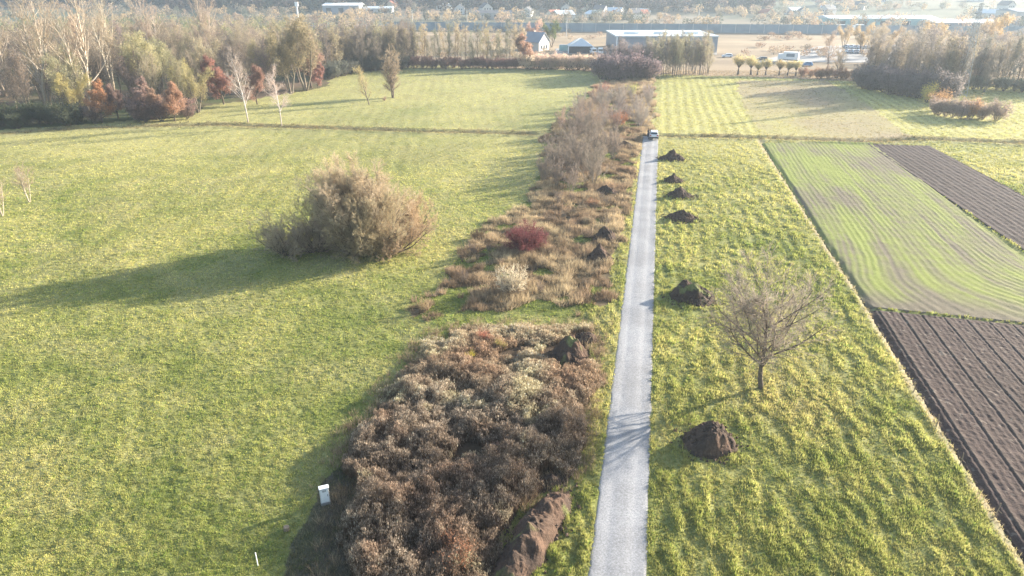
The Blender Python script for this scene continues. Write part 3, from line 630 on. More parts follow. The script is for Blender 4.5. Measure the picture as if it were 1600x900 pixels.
for px, py, s, lab, cc in [(880, 390, .55, 'brown shrub right of the red shrub', (.25, .18, .12)), (748, 372, .6, 'dark brown shrub at the left edge of the dry strip', (.2, .15, .1)),
                           (925, 322, .6, 'dull orange shrub in the dry strip below the grey thicket', (.33, .2, .12)), (905, 340, .5, 'tan shrub in the middle of the dry strip', (.34, .26, .17)),
                           (722, 408, .5, 'small brown shrub at the left rim of the dry strip', (.22, .17, .12)), (662, 487, .45, 'straw clump at the lower left tip of the dry strip', (.36, .28, .17)),
                           (795, 720, .75, 'grey-brown shrub in the withered weeds next to the soil ridge', (.24, .17, .14)), (715, 885, .85, 'rust brown shrub at the bottom edge of the withered weeds', (.27, .14, .09)),
                           (905, 600, .6, 'pale straw shrub between the weeds and the verge', (.38, .29, .2))]:
    plant('scrub_bush', orr if s > .8 else sh[0] if s < .56 else pal, P(px, py), lab, 'shrub', s=s, cc=cc, cb=(.16, .12, .09), parts=('stem', 'twigs'))

r_ = np.random.default_rng(91)
for i, q in enumerate(strip_pts(PP([(700, 440), (765, 372), (845, 305), (950, 310), (950, 450), (900, 480), (760, 470)]), 34, 1.9, 92)):
    near_ = q[1] < 73; k = i % 3
    plant('scrub_bush', [sh[0], pal, orr][k], q, ['thin grey', 'pale twiggy', 'brown leafy'][k] + ' bush scattered in the dry strip, ' + ('near part' if near_ else 'far part'), 'shrub', 'small bushes scattered in the dry strip', s=r_.uniform(.3, .55), cc=[(.22, .18, .15), (.30, .24, .175), (.20, .145, .10)][k], cb=(.15, .12, .09), parts=('stem', 'twigs'))
# saplings far left
sap = proto(150, h=3.9, tr=.06, stems=4, sang=.3, limbs=12, l0=.3, lang=.7, lratio=.45, sub=6, sratio=.5, tw=6, twl=.5, tww=.02, sK=6)
plant('sapling', sap, P(46, 316), 'small pale leafless sapling alone in the left meadow', 'sapling', s=1.3, cb=(.42, .35, .28), cc=(.40, .31, .23))
plant('sapling', sap, P(4, 338), 'small pale leafless sapling at the left edge of the picture', 'sapling', s=1.2, cb=(.42, .35, .28), cc=(.38, .30, .22))

# birches, alders and russet trees at the meadow edge
birch = [proto(160 + i, h=12, tr=.14, limbs=26, l0=.24, lang=.7, lratio=.38, ltaper=.5, lcurl=.3, sub=10, sratio=.55, tw=8, twl=.55, tww=.03, tw2=1, wob=.035, bark_grad=(.6, .55, .5)) for i in range(2)]
plant('birch_tree', birch[0], P(388, 193), 'white-stemmed birch on the ditch bank, left of the other birch', 'birch', s=1.12, cb=(.62, .56, .51), cc=(.38, .31, .27))
plant('birch_tree', birch[1], P(440, 196), 'white-stemmed birch on the ditch bank, right of the other birch', 'birch', s=.9, cb=(.62, .56, .51), cc=(.40, .33, .29))
ald = [proto(170 + i, h=8, tr=.13, stems=1 + 2 * i, sang=.12 * i, limbs=20, l0=.15, lang=.75, lratio=.32, ltaper=.5, lcurl=.35, sub=8, sratio=.5, tw=8, twl=.55, tww=.045, leaves=1500, leafs=.12) for i in range(3)]
plant('alder_tree', ald[0], P(577, 163), 'olive-tan alder in the middle of the far meadow, left one of the pair', 'alder', s=1.15, cb=GREYB, cc=(.34, .28, .16))
plant('alder_tree', ald[2], P(614, 152), 'taller brown alder with several stems, right one of the pair in the meadow', 'alder', s=1.55, cb=GREYB, cc=(.255, .205, .145))
plant('low_bush', orr, P(601, 157), 'tiny tan bush between the two meadow alders', 'shrub', s=.6, cc=(.34, .27, .19), parts=('stem', 'twigs'))
rus = [proto(180 + i, h=8, tr=.16, limbs=26, l0=.12, lang=.95, lratio=.42, ltaper=.72, lcurl=.5, sub=9, sratio=.5, tw=6, twl=.5, tww=.04, leaves=12000, leafs=.17, leafspread=.22) for i in range(2)]
for px, py, s, lab, cc in [(160, 192, 1.02, 'orange-brown leafy tree at the meadow edge on the left', (.38, .21, .125)), (273, 190, 1.0, 'pinkish orange leafy tree standing forward at the meadow edge', (.38, .235, .165)),
                           (222, 189, 1.05, 'dull purplish brown leafy tree between the two orange ones', (.27, .19, .165)), (185, 186, .9, 'dark purple-brown leafy tree behind the leftmost orange tree', (.25, .17, .15)),
                           (350, 163, 1.35, 'red leafy tree behind the left birch', (.25, .135, .105)), (402, 163, 1.1, 'red-orange leafy tree between the two birches', (.26, .155, .125)),
                           (487, 137, 1.9, 'pinkish brown leafy tree at the tip of the left wood', (.28, .19, .15)), (496, 138, .8, 'small red-pink leafy tree at the tip of the left wood', (.29, .17, .14)), (824, 108, 1.35, 'coral red leafy tree at the far meadow edge', (.34, .215, .165)),
                           (246, 188, .85, 'greyish pink leafy tree left of the forward orange tree', (.30, .2, .15))]:
    plant('russet_tree', rus[int(px) % 2], P(px, py), lab, 'tree', 'russet trees at the wood edge', s=s, cb=(.12, .09, .07), cc=cc, jit=.03)
yel = [proto(190 + i, h=11, tr=.2, stems=3, sang=.3, limbs=14, l0=.25, lang=.7, lratio=.4, lcurl=.5, sub=9, sratio=.5, tw=7, twl=.5, tww=.045, leaves=8000, leafs=.19, leafspread=.3) for i in range(2)]
for px, py, s, lab, cc in [(232, 158, 1.35, 'yellow-green leafy willow in the left wood, brightest of the wood', (.32, .285, .165)), (250, 150, 1.2, 'yellow-green willow behind the brightest one', (.30, .27, .165)), (330, 142, 1.15, 'pale yellow willow in front of the far bare poplar', (.31, .27, .18)),
                           (292, 165, .9, 'olive-yellow willow right of the brightest one', (.36, .31, .15)), (455, 146, 1.5, 'olive-tan leafy tree behind the right birch', (.25, .21, .13)), (478, 142, 1.6, 'olive-tan leafy tree near the tip of the left wood', (.25, .205, .14)), (425, 140, 1.2, 'olive tree in the left wood behind the birches', (.34, .29, .16)),
                           (310, 176, .85, 'olive leafy tree beside the forward orange tree', (.30, .26, .14)), (120, 185, .8, 'dull yellow leafy tree behind the dark hedge', (.34, .30, .13))]:
    plant('yellow_willow', yel[int(px) % 2], P(px, py), lab, 'willow', 'willows with yellow leaves in the left wood', s=s, cb=GREYB, cc=cc, jit=.04)
pop = [proto(200 + i, h=25, tr=.42, stems=2 + i, sang=.2, limbs=24, l0=.22, lang=.55, lratio=.42, ltaper=.35, lcurl=.6, sub=9, sratio=.4, tw=8, twl=.45, tww=.05, wob=.06, sK=9, bark_grad=(.5, .45, .4)) for i in range(2)]
for px, py, s, lab in [(75, 168, 1.0, 'huge bare poplar with pale spreading limbs, leftmost in the left wood'), (140, 172, 1.02, 'huge bare poplar with many pale forked limbs, behind the orange tree'),
                       (178, 140, .95, 'bare pale poplar right of the two huge ones'), (250, 118, .9, 'slim white-stemmed bare poplar above the yellow willow'), (332, 105, .95, 'bare poplar with a fan of pale limbs at the back of the wood'), (10, 150, 1.0, 'bare poplar cut by the left edge of the picture')]:
    plant('poplar_tree', pop[int(px) % 2], P(px, py), lab, 'poplar', 'tall bare poplars in the left wood', s=s, cb=(.46, .39, .31), cc=(.36, .28, .21), jit=.04)
# the mass of the left wood
bare = [proto(210 + i, h=12, tr=.15, stems=1 + i, sang=.16, limbs=16, l0=.25, lang=.6, lratio=.38, ltaper=.45, lcurl=.4, sub=8, sratio=.5, tw=7, twl=.55, tww=.055, leaves=2200, leafs=.2, leafspread=.3) for i in range(4)]
def wood_scatter(poly, n, mind, seed): return strip_pts(poly, n, mind, seed)
W1 = PP([(-120, 205), (0, 190), (150, 184), (320, 172), (345, 155), (430, 146), (500, 133), (510, 116), (480, 92), (-120, 100)])
LABS = ['bare grey-brown tree in the dense left wood', 'bare tan tree in the dense left wood', 'bare purplish tree in the dense left wood', 'bare olive tree with a few leaves in the left wood']
CCS = [(.22, .18, .14), (.30, .245, .175), (.21, .165, .15), (.265, .24, .15)]
for i, q in enumerate(strip_pts(W1, 150, 6.2, 21)):
    k = random.choice([0, 0, 1, 1, 2, 3]); dq = CAMUV(*q)[1]; plant('bare_tree', bare[i % 4], q, LABS[k] + (', front rows' if dq < 165 else ', middle rows' if dq < 205 else ', back rows') + (', left part' if CAMUV(*q)[0] < -.5 * dq else ', right part'), 'tree', 'bare trees of the left wood', s=random.uniform(.75, 1.2), cb=GREYB, cc=CCS[k])
W2 = PP([(-120, 100), (480, 92), (640, 86), (640, 72), (560, 62), (300, 52), (-120, 54)])
hedge = [proto(220 + i, h=3.6, tr=.05, stems=10, sang=.7, limbs=8, l0=.1, lang=.6, lratio=.5, sub=6, sratio=.5, tw=6, twl=.5, tww=.05, sK=5, leaves=2500, leafs=.16, leafspread=.2) for i in range(2)]
r_ = np.random.default_rng(77)
for i in range(34):
    t = r_.uniform(); px = -40 + 340 * t; py = 207 - 18 * t + r_.uniform(-9, 0)
    dark = px < 140
    plant('hedge_bush', hedge[i % 2], P(px, py), ('dark green-grey bramble bush at the foot of the left wood, ' + ('by the picture edge' if px < 60 else 'nearer the orange trees')) if dark else 'purplish brown bush along the foot of the left wood', 'shrub', 'bushes at the foot of the left wood', s=r_.uniform(.8, 1.35), cc=(.085, .095, .06) if dark else (.2, .14, .12), cb=(.12, .1, .08), parts=('stem', 'foliage'))
# tall slender rows
slim = [proto(230 + i, h=13, tr=.12, limbs=18, l0=.18, lang=.6, lratio=.24, ltaper=.35, lcurl=.5, sub=7, sratio=.55, tw=6, twl=.6, tww=.045, wob=.05, leaves=900, leafs=.2, leafspread=.25, tw_on_limb=40) for i in range(4)]
def row(pxs, n, labs, group, s0, s1, ccs, seed, cb=(.17, .13, .105)):
    r = np.random.default_rng(seed); pxs = np.array(pxs, float)
    for i in range(n):
        t = (i + r.uniform(.1, .9)) / n * (len(pxs) - 1); k = min(int(t), len(pxs) - 2); q = pxs[k] * (1 - (t - k)) + pxs[k + 1] * (t - k)
        j = r.integers(0, len(ccs)); plant('slender_tree', slim[i % 4], P(q[0], q[1] - r.uniform(0, 5)), labs[j] + (', left end' if i < n / 3 else ', middle' if i < 2 * n / 3 else ', right end'), 'tree', group, s=r.uniform(s0 * .8, s1), cc=ccs[j], cb=cb).rotation_euler.x = r.uniform(-.06, .06)
row([(512, 122), (560, 112), (650, 107)], 52, ['slender grey-brown tree in the dark stand right of the left wood', 'slender tan tree in the dark stand right of the left wood'], 'slender trees of the dark stand', .85, 1.15, [(.19, .16, .14), (.27, .23, .155)], 31)
row([(650, 107), (740, 107), (812, 108)], 34, ['slender grey-green tree in the row at the far meadow edge', 'slender golden-tan tree in the row at the far meadow edge'], 'slender trees of the far meadow edge', .8, 1.08, [(.22, .21, .155), (.34, .28, .18)], 32)
row([(1012, 121), (1060, 121), (1108, 121)], 34, ['slender grey tree in the grove right of the strip', 'slender olive-tan tree in the grove right of the strip'], 'slender trees of the grove beyond the track', .78, 1.0, [(.22, .195, .165), (.30, .265, .175)], 33)
row([(1345, 135), (1400, 142), (1470, 152), (1500, 152)], 52, ['slender grey tree in the hazy copse on the right', 'slender golden tree in the hazy copse on the right'], 'slender trees of the right copse', .85, 1.15, [(.20, .18, .165), (.27, .225, .165)], 34)
row([(1490, 142), (1540, 140), (1640, 140), (1700, 145)], 40, ['slender grey-green tree in the line right of the lattice pylon', 'slender amber tree in the line right of the lattice pylon'], 'slender trees right of the pylon', .9, 1.25, [(.20, .19, .165), (.28, .23, .165)], 35)
for i, q in enumerate(strip_pts(PP([(1345, 130), (1480, 150), (1600, 138), (1700, 140), (1700, 108), (1360, 104)]), 46, 5, 71)):
    k = i % 2; plant('bare_tree', bare[i % 4], q, ('bare grey tree filling the hazy right copse' if k else 'bare tan-grey tree filling the hazy right copse') + (', left of the pylon' if CAMUV(*q)[0] < .6 * CAMUV(*q)[1] else ', right of the pylon'), 'tree', 'bare trees of the right copse', s=random.uniform(.75, 1.1), cb=(.2, .17, .15), cc=((.19, .17, .16), (.26, .22, .175))[k])
for i, q in enumerate(strip_pts(PP([(1010, 118), (1110, 118), (1110, 104), (1010, 104)]), 14, 4, 72)):
    plant('bare_tree', bare[i % 4], q, 'bushy grey-olive tree inside the grove beyond the track', 'tree', 'bare trees of the grove beyond the track', s=random.uniform(.65, .9), cb=(.2, .17, .15), cc=(.24, .215, .15))
for i, q in enumerate(strip_pts(PP([(515, 119), (640, 106), (640, 96), (520, 104)]), 26, 4.5, 73)):
    plant('bare_tree', bare[i % 4], q, 'bare grey-brown tree behind the dark stand right of the left wood, ' + ('left half' if i % 2 and q[0] < P(578, 105)[0] else 'left half' if q[0] < P(578, 105)[0] else 'right half'), 'tree', 'bare trees behind the dark stand', s=random.uniform(.8, 1.1), cb=(.18, .15, .13), cc=(.21, .175, .145))
for i, q in enumerate(strip_pts(PP([(948, 122), (1018, 122), (1018, 108), (960, 108)]), 12, 3.2, 74)):
    plant('bare_tree', bare[i % 4], q, 'bare violet-grey tree in the clump where the strip meets the far meadow edge', 'tree', 'bare trees of the clump at the end of the strip', s=random.uniform(.55, .8), cb=(.2, .17, .16), cc=(.215, .18, .175))
# undergrowth bushes at the foot of the rows
def bushes(pts, n, label, group, cc, s0, s1, seed, k=hedge, dy=3):
    r = np.random.default_rng(seed); pts = np.array(pts, float)
    for i in range(n):
        t = (i + r.uniform(.1, .9)) / n * (len(pts) - 1); j = min(int(t), len(pts) - 2); q = pts[j] * (1 - (t - j)) + pts[j + 1] * (t - j)
        plant('undergrowth_bush', k[i % len(k)], P(q[0], q[1] + r.uniform(-dy, 0)), label + (', left half' if i < n / 2 else ', right half'), 'shrub', group, s=r.uniform(s0, s1), cc=cc, cb=(.14, .11, .09), parts=('stem', 'twigs'))
bushes([(510, 126), (560, 114), (640, 108)], 20, 'dark grey-green bush at the foot of the dark stand', 'bushes below the dark stand', (.12, .12, .10), 1.1, 1.5, 41)
bushes([(640, 108), (740, 108), (810, 109)], 26, 'purplish brown bush at the foot of the far tree row', 'bushes below the far tree row', (.24, .15, .13), .8, 1.15, 42)
bushes([(815, 109), (870, 110), (955, 112)], 30, 'pale pinkish bush in the hedge beyond the far meadow', 'bushes of the pale far hedge', (.52, .41, .32), 1.15, 1.5, 43)
bushes([(938, 126), (975, 128), (1020, 126)], 14, 'violet-grey bush in the clump where the strip ends', 'bushes of the dark clump', (.22, .17, .17), 1.5, 2.2, 44)
bushes([(950, 118), (985, 116), (1015, 116)], 10, 'grey leafless bush behind the clump where the strip ends', 'bushes of the dark clump', (.30, .24, .23), 2.0, 2.7, 45, k=sh)
bushes([(1340, 137), (1400, 150), (1480, 160)], 26, 'violet-grey bush at the foot of the right copse', 'bushes below the right copse', (.19, .16, .155), 1.2, 2.2, 46)
bushes([(1455, 178), (1500, 186), (1560, 188)], 9, 'grey-brown bush in the isolated thicket on the right meadow', 'bushes of the isolated thicket', (.30, .24, .20), .8, 1.25, 47)
bushes([(1500, 140), (1600, 146), (1700, 150)], 16, 'grey-green bush below the trees right of the pylon', 'bushes right of the pylon', (.2, .2, .15), .8, 1.2, 48)
bushes([(1250, 121), (1300, 124), (1345, 130)], 10, 'brown bush at the far edge of the right meadow', 'bushes at the far right meadow edge', (.34, .22, .15), .7, 1.0, 49)
for px, py, cc, lab in [(1466, 172, (.36, .225, .12), 'orange leafy bush left in the isolated thicket'), (1517, 186, (.36, .22, .12), 'orange leafy bush right in the isolated thicket'), (1448, 160, (.50, .42, .12), 'yellow leafy bush at the foot of the copse')]:
    plant('golden_bush', orr, P(px, py), lab, 'shrub', s=1.7, sz=2.3, cc=cc, parts=('stem', 'foliage'))
pol = [proto(240 + i, h=2.4, tr=.38, limbs=34, l0=.78, lang=.6, lratio=1.25, ltaper=.1, lcurl=.6, sub=6, sratio=.35, tw=7, twl=.6, tww=.05, wob=.05, leaves=1800, leafs=.18) for i in range(2)]
for i, (px, s, nm) in enumerate([(1153, 1.2, 'first from the left'), (1173, 1.15, 'second from the left'), (1183, .8, 'third from the left, the smallest'), (1196, 1.0, 'fourth from the left'), (1217, .95, 'fifth from the left'), (1230, .9, 'sixth from the left'), (1243, .95, 'rightmost')]):
    plant('pollard_willow', pol[i % 2], P(px, 117 + i * .3), 'pollard willow with a thick short trunk and yellowish shoots, ' + nm + '', 'willow', 'pollard willows in a row', s=s, cb=(.10, .08, .07), cc=(.44, .37, .20))
plant('bare_tree', bare[0], P(1292, 119), 'open leafless tree standing right of the pollard willows', 'tree', s=1.0, cb=(.15, .12, .10), cc=(.26, .20, .17))
plant('bare_tree', bare[2], P(1308, 122), 'narrow leafless tree beside the open one, right of the pollard willows', 'tree', s=.72, cb=(.15, .12, .10), cc=(.32, .25, .18))
for px, py, s, cc, lab in [(1318, 75, .8, (.38, .29, .18), 'golden tree in the reeds left of the copse'), (1345, 84, 1.0, (.38, .28, .17), 'amber tree at the left end of the right copse'), (1378, 90, 1.0, (.34, .26, .17), 'orange tree behind the right copse'),
                           (1450, 95, 1.2, (.38, .28, .17), 'golden tree rising behind the right copse'), (1545, 92, 1.35, (.38, .28, .16), 'tall golden tree behind the pylon'), (1530, 95, 1.2, (.34, .26, .17), 'amber tree next to the tall golden one'),
                           (862, 74, .95, (.10, .12, .05), 'dark green bushy tree beside the far house'), (835, 76, 1.0, (.44, .30, .24), 'pinkish tree left of the far house'), (810, 80, .9, (.36, .30, .2), 'tan tree left of the far house')]:
    plant('distant_tree', yel[int(px) % 2], P(px, py), lab, 'tree', s=s, cb=(.15, .12, .10), cc=cc, jit=.03)

# masses of far trees: clouds of small faces on short trunks, one object each
def far_wood(name, label, pts, hs, ws2, cols, nf, fs, seed, kind='stuff', cone=None):
    r = np.random.default_rng(seed); pts = np.array(pts); n = len(pts)
    z0 = Hs(pts[:, 0], pts[:, 1]); idx = np.repeat(np.arange(n), nf); m = len(idx)
    d = nrm(r.normal(0, 1, (m, 3))); rad = r.uniform(.35, 1, m) ** .5
    lump = .75 + .5 * vn(d[:, 0] * 2 + idx * 3.1, d[:, 1] * 2 + d[:, 2] * 2, seed)
    hh = hs[idx]; wwv = ws2[idx]
    q = d * rad[:, None] * lump[:, None]
    if cone is not None:
        cm = cone[idx]; zz = (q[:, 2] + 1) / 2; q[:, :2] *= np.where(cm, 1.15 - zz, 1)[:, None]
    X = pts[idx, 0] + q[:, 0] * wwv; Y = pts[idx, 1] + q[:, 1] * wwv; Z = z0[idx] + hh * (.56 + .44 * q[:, 2])
    V = sliver(r, np.stack([X, Y, Z], -1), r.normal(0, 1, (m, 3)) + UP * .5, fs * r.uniform(.6, 1.4, m), np.full(m, fs * .55))
    C = cols[idx] * (1 + r.uniform(-.3, .3, (m, 1)))
    az = r.uniform(0, 3.14, n); tw_ = .25
    tb = np.stack([pts[:, 0], pts[:, 1], z0 - .2], -1)
    Vt = sliver(r, tb, np.tile(UP, (n, 1)) + r.normal(0, .03, (n, 3)), hs * .8, np.full(n, .5))
    V = np.concatenate([V, Vt]); C = np.concatenate([np.repeat(C, 3, 0), np.tile([.2, .17, .14], (len(Vt), 1))])
    return link(name, mesh_np(name, V, np.arange(len(V)).reshape(-1, 3), C), M['dry'], kind=kind, label=label, category='wood')
r_ = np.random.default_rng(5)
pts = strip_pts(W2, 520, 6.5, 22); n = len(pts)
pal_ = np.array([(.27, .22, .16), (.36, .29, .19), (.24, .19, .16), (.32, .30, .15), (.18, .20, .11)])
far_wood('back_wood', 'hazy canopy of bare trees at the back of the left wood', pts, r_.uniform(7, 11.5, n), r_.uniform(2.6, 4.2, n), pal_[r_.integers(0, 5, n)], 300, .75, 6)
HILL = PP([(-200, 16), (250, 14), (560, 17), (700, 22), (1000, 17), (1180, 12), (1700, 4), (1700, -8), (-200, -8)])
def uvp(u0, u1, v0, v1, n, seed):
    r = np.random.default_rng(seed); u = r.uniform(u0, u1, n); v = v0 * (v1 / v0) ** r.uniform(0, 1, n); return np.stack([u * RV[0] + v * HV[0], u * RV[1] + v * HV[1]], -1), u, v
pts, u, v = uvp(-800, 800, 640, 1250, 9000, 51)
edge = 655 + 60 * (vn(u / 140, u * 0, 5) - .5) + np.where(u > 230, 130, 0) + np.where(u < -300, 30, 0); k = (v > edge) & (vn(u / 60, v / 60, 8) < .9); pts = pts[k]; n = len(pts)
con = r_.uniform(0, 1, n) < .5
cl = np.where(con[:, None], np.array([.035, .05, .04]), np.array([.10, .08, .07]) * r_.uniform(.6, 1.3, (n, 1)))
far_wood('hill_forest', 'dark blue hazy forest covering the hill at the top of the picture', pts, r_.uniform(9, 16, n), r_.uniform(3.5, 5.5, n), cl, 60, 3.0, 7, cone=con)
pts, u, v = uvp(-700, 700, 455, 760, 2600, 52)
k = (vn(u / 50, v / 40, 18) > .50); pts = pts[k]; n = len(pts)
far_wood('valley_trees', 'scattered hazy trees among the far houses below the hill', pts, r_.uniform(4, 9, n), r_.uniform(2.2, 4, n), np.array([(.36, .27, .20), (.22, .20, .16), (.44, .33, .2), (.12, .13, .10)])[r_.integers(0, 4, n)], 120, 1.1, 9)
pts, u, v = uvp(-300, 420, 290, 445, 900, 53)
k = (vn(u / 30, v / 14, 28) > .60) & inpoly(pts[:, 0], pts[:, 1], REED); pts = pts[k]; n = len(pts)
far_wood('reed_scrub', 'low brown scrub in the pale reed fields beyond the meadow', pts, r_.uniform(1.2, 3, n), r_.uniform(1.5, 3, n), np.array([(.30, .21, .15), (.36, .28, .2)])[r_.integers(0, 2, n)], 70, .7, 10)

# ================================================================== BUILT THINGS
class MB:
    def __init__(s): s.v = []; s.f = []
    def box(s, x0, x1, y0, y1, z0, z1):
        i = len(s.v); s.v += [(x0, y0, z0), (x1, y0, z0), (x1, y1, z0), (x0, y1, z0), (x0, y0, z1), (x1, y0, z1), (x1, y1, z1), (x0, y1, z1)]
        s.f += [tuple(i + k for k in q) for q in ((0, 3, 2, 1), (4, 5, 6, 7), (0, 1, 5, 4), (1, 2, 6, 5), (2, 3, 7, 6), (3, 0, 4, 7))]; return s
    def poly(s, pts, y0, y1):
        """prism: outline in x, z extruded along y"""
        i = len(s.v); n = len(pts); s.v += [(a, y0, b) for a, b in pts] + [(a, y1, b) for a, b in pts]
        s.f += [tuple(i + k for k in range(n)), tuple(i + n + k for k in reversed(range(n)))] + [(i + (k + 1) % n, i + k, i + n + k, i + n + (k + 1) % n) for k in range(n)]; return s
    def raw(s, v, f): i = len(s.v); s.v += v; s.f += [tuple(i + k for k in q) for q in f]; return s
    def bar(s, a, b, r, n=4):
        a, b = Vector(a), Vector(b); d = (b - a).normalized(); p = d.orthogonal().normalized(); q = d.cross(p); i = len(s.v)
        for c in (a, b):
            for k in range(n): t = k * 2 * math.pi / n; s.v.append(tuple(c + (p * math.cos(t) + q * math.sin(t)) * r))
        s.f += [(i + k, i + (k + 1) % n, i + n + (k + 1) % n, i + n + k) for k in range(n)] + [tuple(i + k for k in reversed(range(n))), tuple(i + n + k for k in range(n))]; return s
    def cyl(s, c, r, x0, x1, n=18):
        i = len(s.v)
        for x in (x0, x1):
            for k in range(n): t = k * 2 * math.pi / n; s.v.append((x, c[0] + r * math.cos(t), c[1] + r * math.sin(t)))
        s.f += [(i + k, i + (k + 1) % n, i + n + (k + 1) % n, i + n + k) for k in range(n)] + [tuple(i + k for k in reversed(range(n))), tuple(i + n + k for k in range(n))]; return s
    def build(s, name, m, parent=None, bevel=0, smooth=False, **kw):
        me = bpy.data.meshes.new(name); me.from_pydata(s.v, [], s.f); me.materials.append(m); me.update()
        import bmesh
        b = bmesh.new(); b.from_mesh(me); bmesh.ops.recalc_face_normals(b, faces=b.faces)
        if bevel: bmesh.ops.bevel(b, geom=list(b.edges), offset=bevel, segments=2, affect='EDGES', profile=.6)
        b.to_mesh(me); b.free()
        if smooth:
            for p in me.polygons: p.use_smooth = True
        return link(name, me, parent=parent, **kw)
def copy_tree(o, parent=None):
    c = o.copy(); COL.objects.link(c); c.parent = parent
    for ch in list(o.children): copy_tree(ch, c)
    return c

# ---- car at the end of the track, seen from behind (local +Y is its nose)
def make_car(name, label, paint, loc, rz, group=None, kind='estate'):
    e = thing(name, label, 'car', loc, rz, group)
    L, Wd, Hh = 4.3, 1.78, 1.52
    prof = [(-2.12, .35), (-2.15, .62), (-2.10, .95), (-1.98, 1.02), (1.0, 1.0), (1.75, .90), (2.1, .72), (2.15, .45), (2.1, .30), (1.75, .26), (-1.8, .26)]
    b = MB(); b.v = []; 
    def ringed(prof, hw, inset):
        n = len(prof); V = []; 
        for sx, k in ((-hw, 0), (-hw + inset, 1), (hw - inset, 1), (hw, 0)):
            pass
        return None
    def xprism(m, outline, x0, x1, narrow_top=0, zlo=0, zhi=1):
        i = len(m.v); n = len(outline)
        for x in (x0, x1):
            for (yy, zz) in outline:
                t = max(0, min(1, (zz - zlo) / (zhi - zlo))); xx = x - math.copysign(narrow_top * t, x); m.v.append((xx, yy, zz))
        m.f += [tuple(i + k for k in range(n)), tuple(i + n + k for k in reversed(range(n)))] + [(i + (k + 1) % n, i + k, i + n + k, i + n + (k + 1) % n) for k in range(n)]
        return m
    body = xprism(MB(), prof, -Wd / 2, Wd / 2, .07, .6, 1.02).build('body', paint, e, .035, True)
    cab = [(-2.02, 1.0), (-1.72, 1.44), (-1.35, 1.50), (.05, 1.51), (.35, 1.44), (1.12, .99)]
    xprism(MB(), cab, -.80, .80, .17, 1.0, 1.5).build('cabin', paint, e, .03, True)
    # glazing, 8 mm proud of the cabin
    g = MB().raw([(-.68, -1.99, 1.06), (.68, -1.99, 1.06), (.58, -1.775, 1.395), (-.58, -1.775, 1.395), (-.68, -2.0, 1.06), (.68, -2.0, 1.06), (.58, -1.79, 1.395), (-.58, -1.79, 1.395)], [(0, 1, 2, 3), (4, 7, 6, 5), (0, 4, 5, 1), (1, 5, 6, 2), (2, 6, 7, 3), (3, 7, 4, 0)])
    g.build('rear_window', M['glass'], e)
    MB().raw([(-.68, 1.10, 1.04), (.68, 1.10, 1.04), (.58, .45, 1.42), (-.58, .45, 1.42), (-.68, 1.13, 1.045), (.68, 1.13, 1.045), (.58, .48, 1.43), (-.58, .48, 1.43)], [(0, 1, 2, 3), (4, 7, 6, 5), (0, 4, 5, 1), (1, 5, 6, 2), (2, 6, 7, 3), (3, 7, 4, 0)]).build('windscreen', M['glass'], e)
    for sx in (-1, 1):
        a, c = sx * .79, sx * .665
        o_ = [(a, -1.6, 1.06), (a, .75, 1.06), (c, .1, 1.42), (c, -1.4, 1.42)]
        MB().raw(o_ + [(x + sx * .018, y, z) for x, y, z in o_], [(0, 1, 2, 3), (4, 7, 6, 5), (0, 4, 5, 1), (1, 5, 6, 2), (2, 6, 7, 3), (3, 7, 4, 0)]).build('side_window', M['glass'], e)
        MB().box(sx * .66 - .13, sx * .66 + .13, -2.18, -2.06, .72, .96).build('tail_light', M['redl'], e, .02)
        MB().box(sx * .68 - .14, sx * .68 + .14, 2.02, 2.14, .60, .74).build('headlight', M['white'], e, .02)
        MB().box(sx * .96 - .09, sx * .96 + .09, .62, .74, 1.0, 1.14).build('side_mirror', paint, e, .02)
        for yy in (-1.32, 1.32):
            w = MB().cyl((yy, .32), .325, sx * .90 - .11, sx * .90 + .03).build('wheel', M['tyre'], e)
            MB().cyl((yy, .32), .2, sx * .90 + (.031 if sx > 0 else -.14), sx * .90 + (.04 if sx > 0 else -.111)).build('rim', M['metal'], w)
    MB().box(-.86, .86, -2.22, -2.05, .34, .56).build('rear_bumper', M['dark'] if kind == 'estate' else paint, e, .03)
    MB().box(-.26, .26, -2.19, -2.14, .64, .75).build('number_plate', M['white'], e)
    return e
cx, cy = P(1021, 219)
car = make_car('parked_car', 'silver hatchback parked at the far end of the gravel track, seen from behind', M['carw'], (cx, cy + 2.1, float(Hs(np.array([cx]), np.array([cy + 2]))[0]) + .05), R(1))

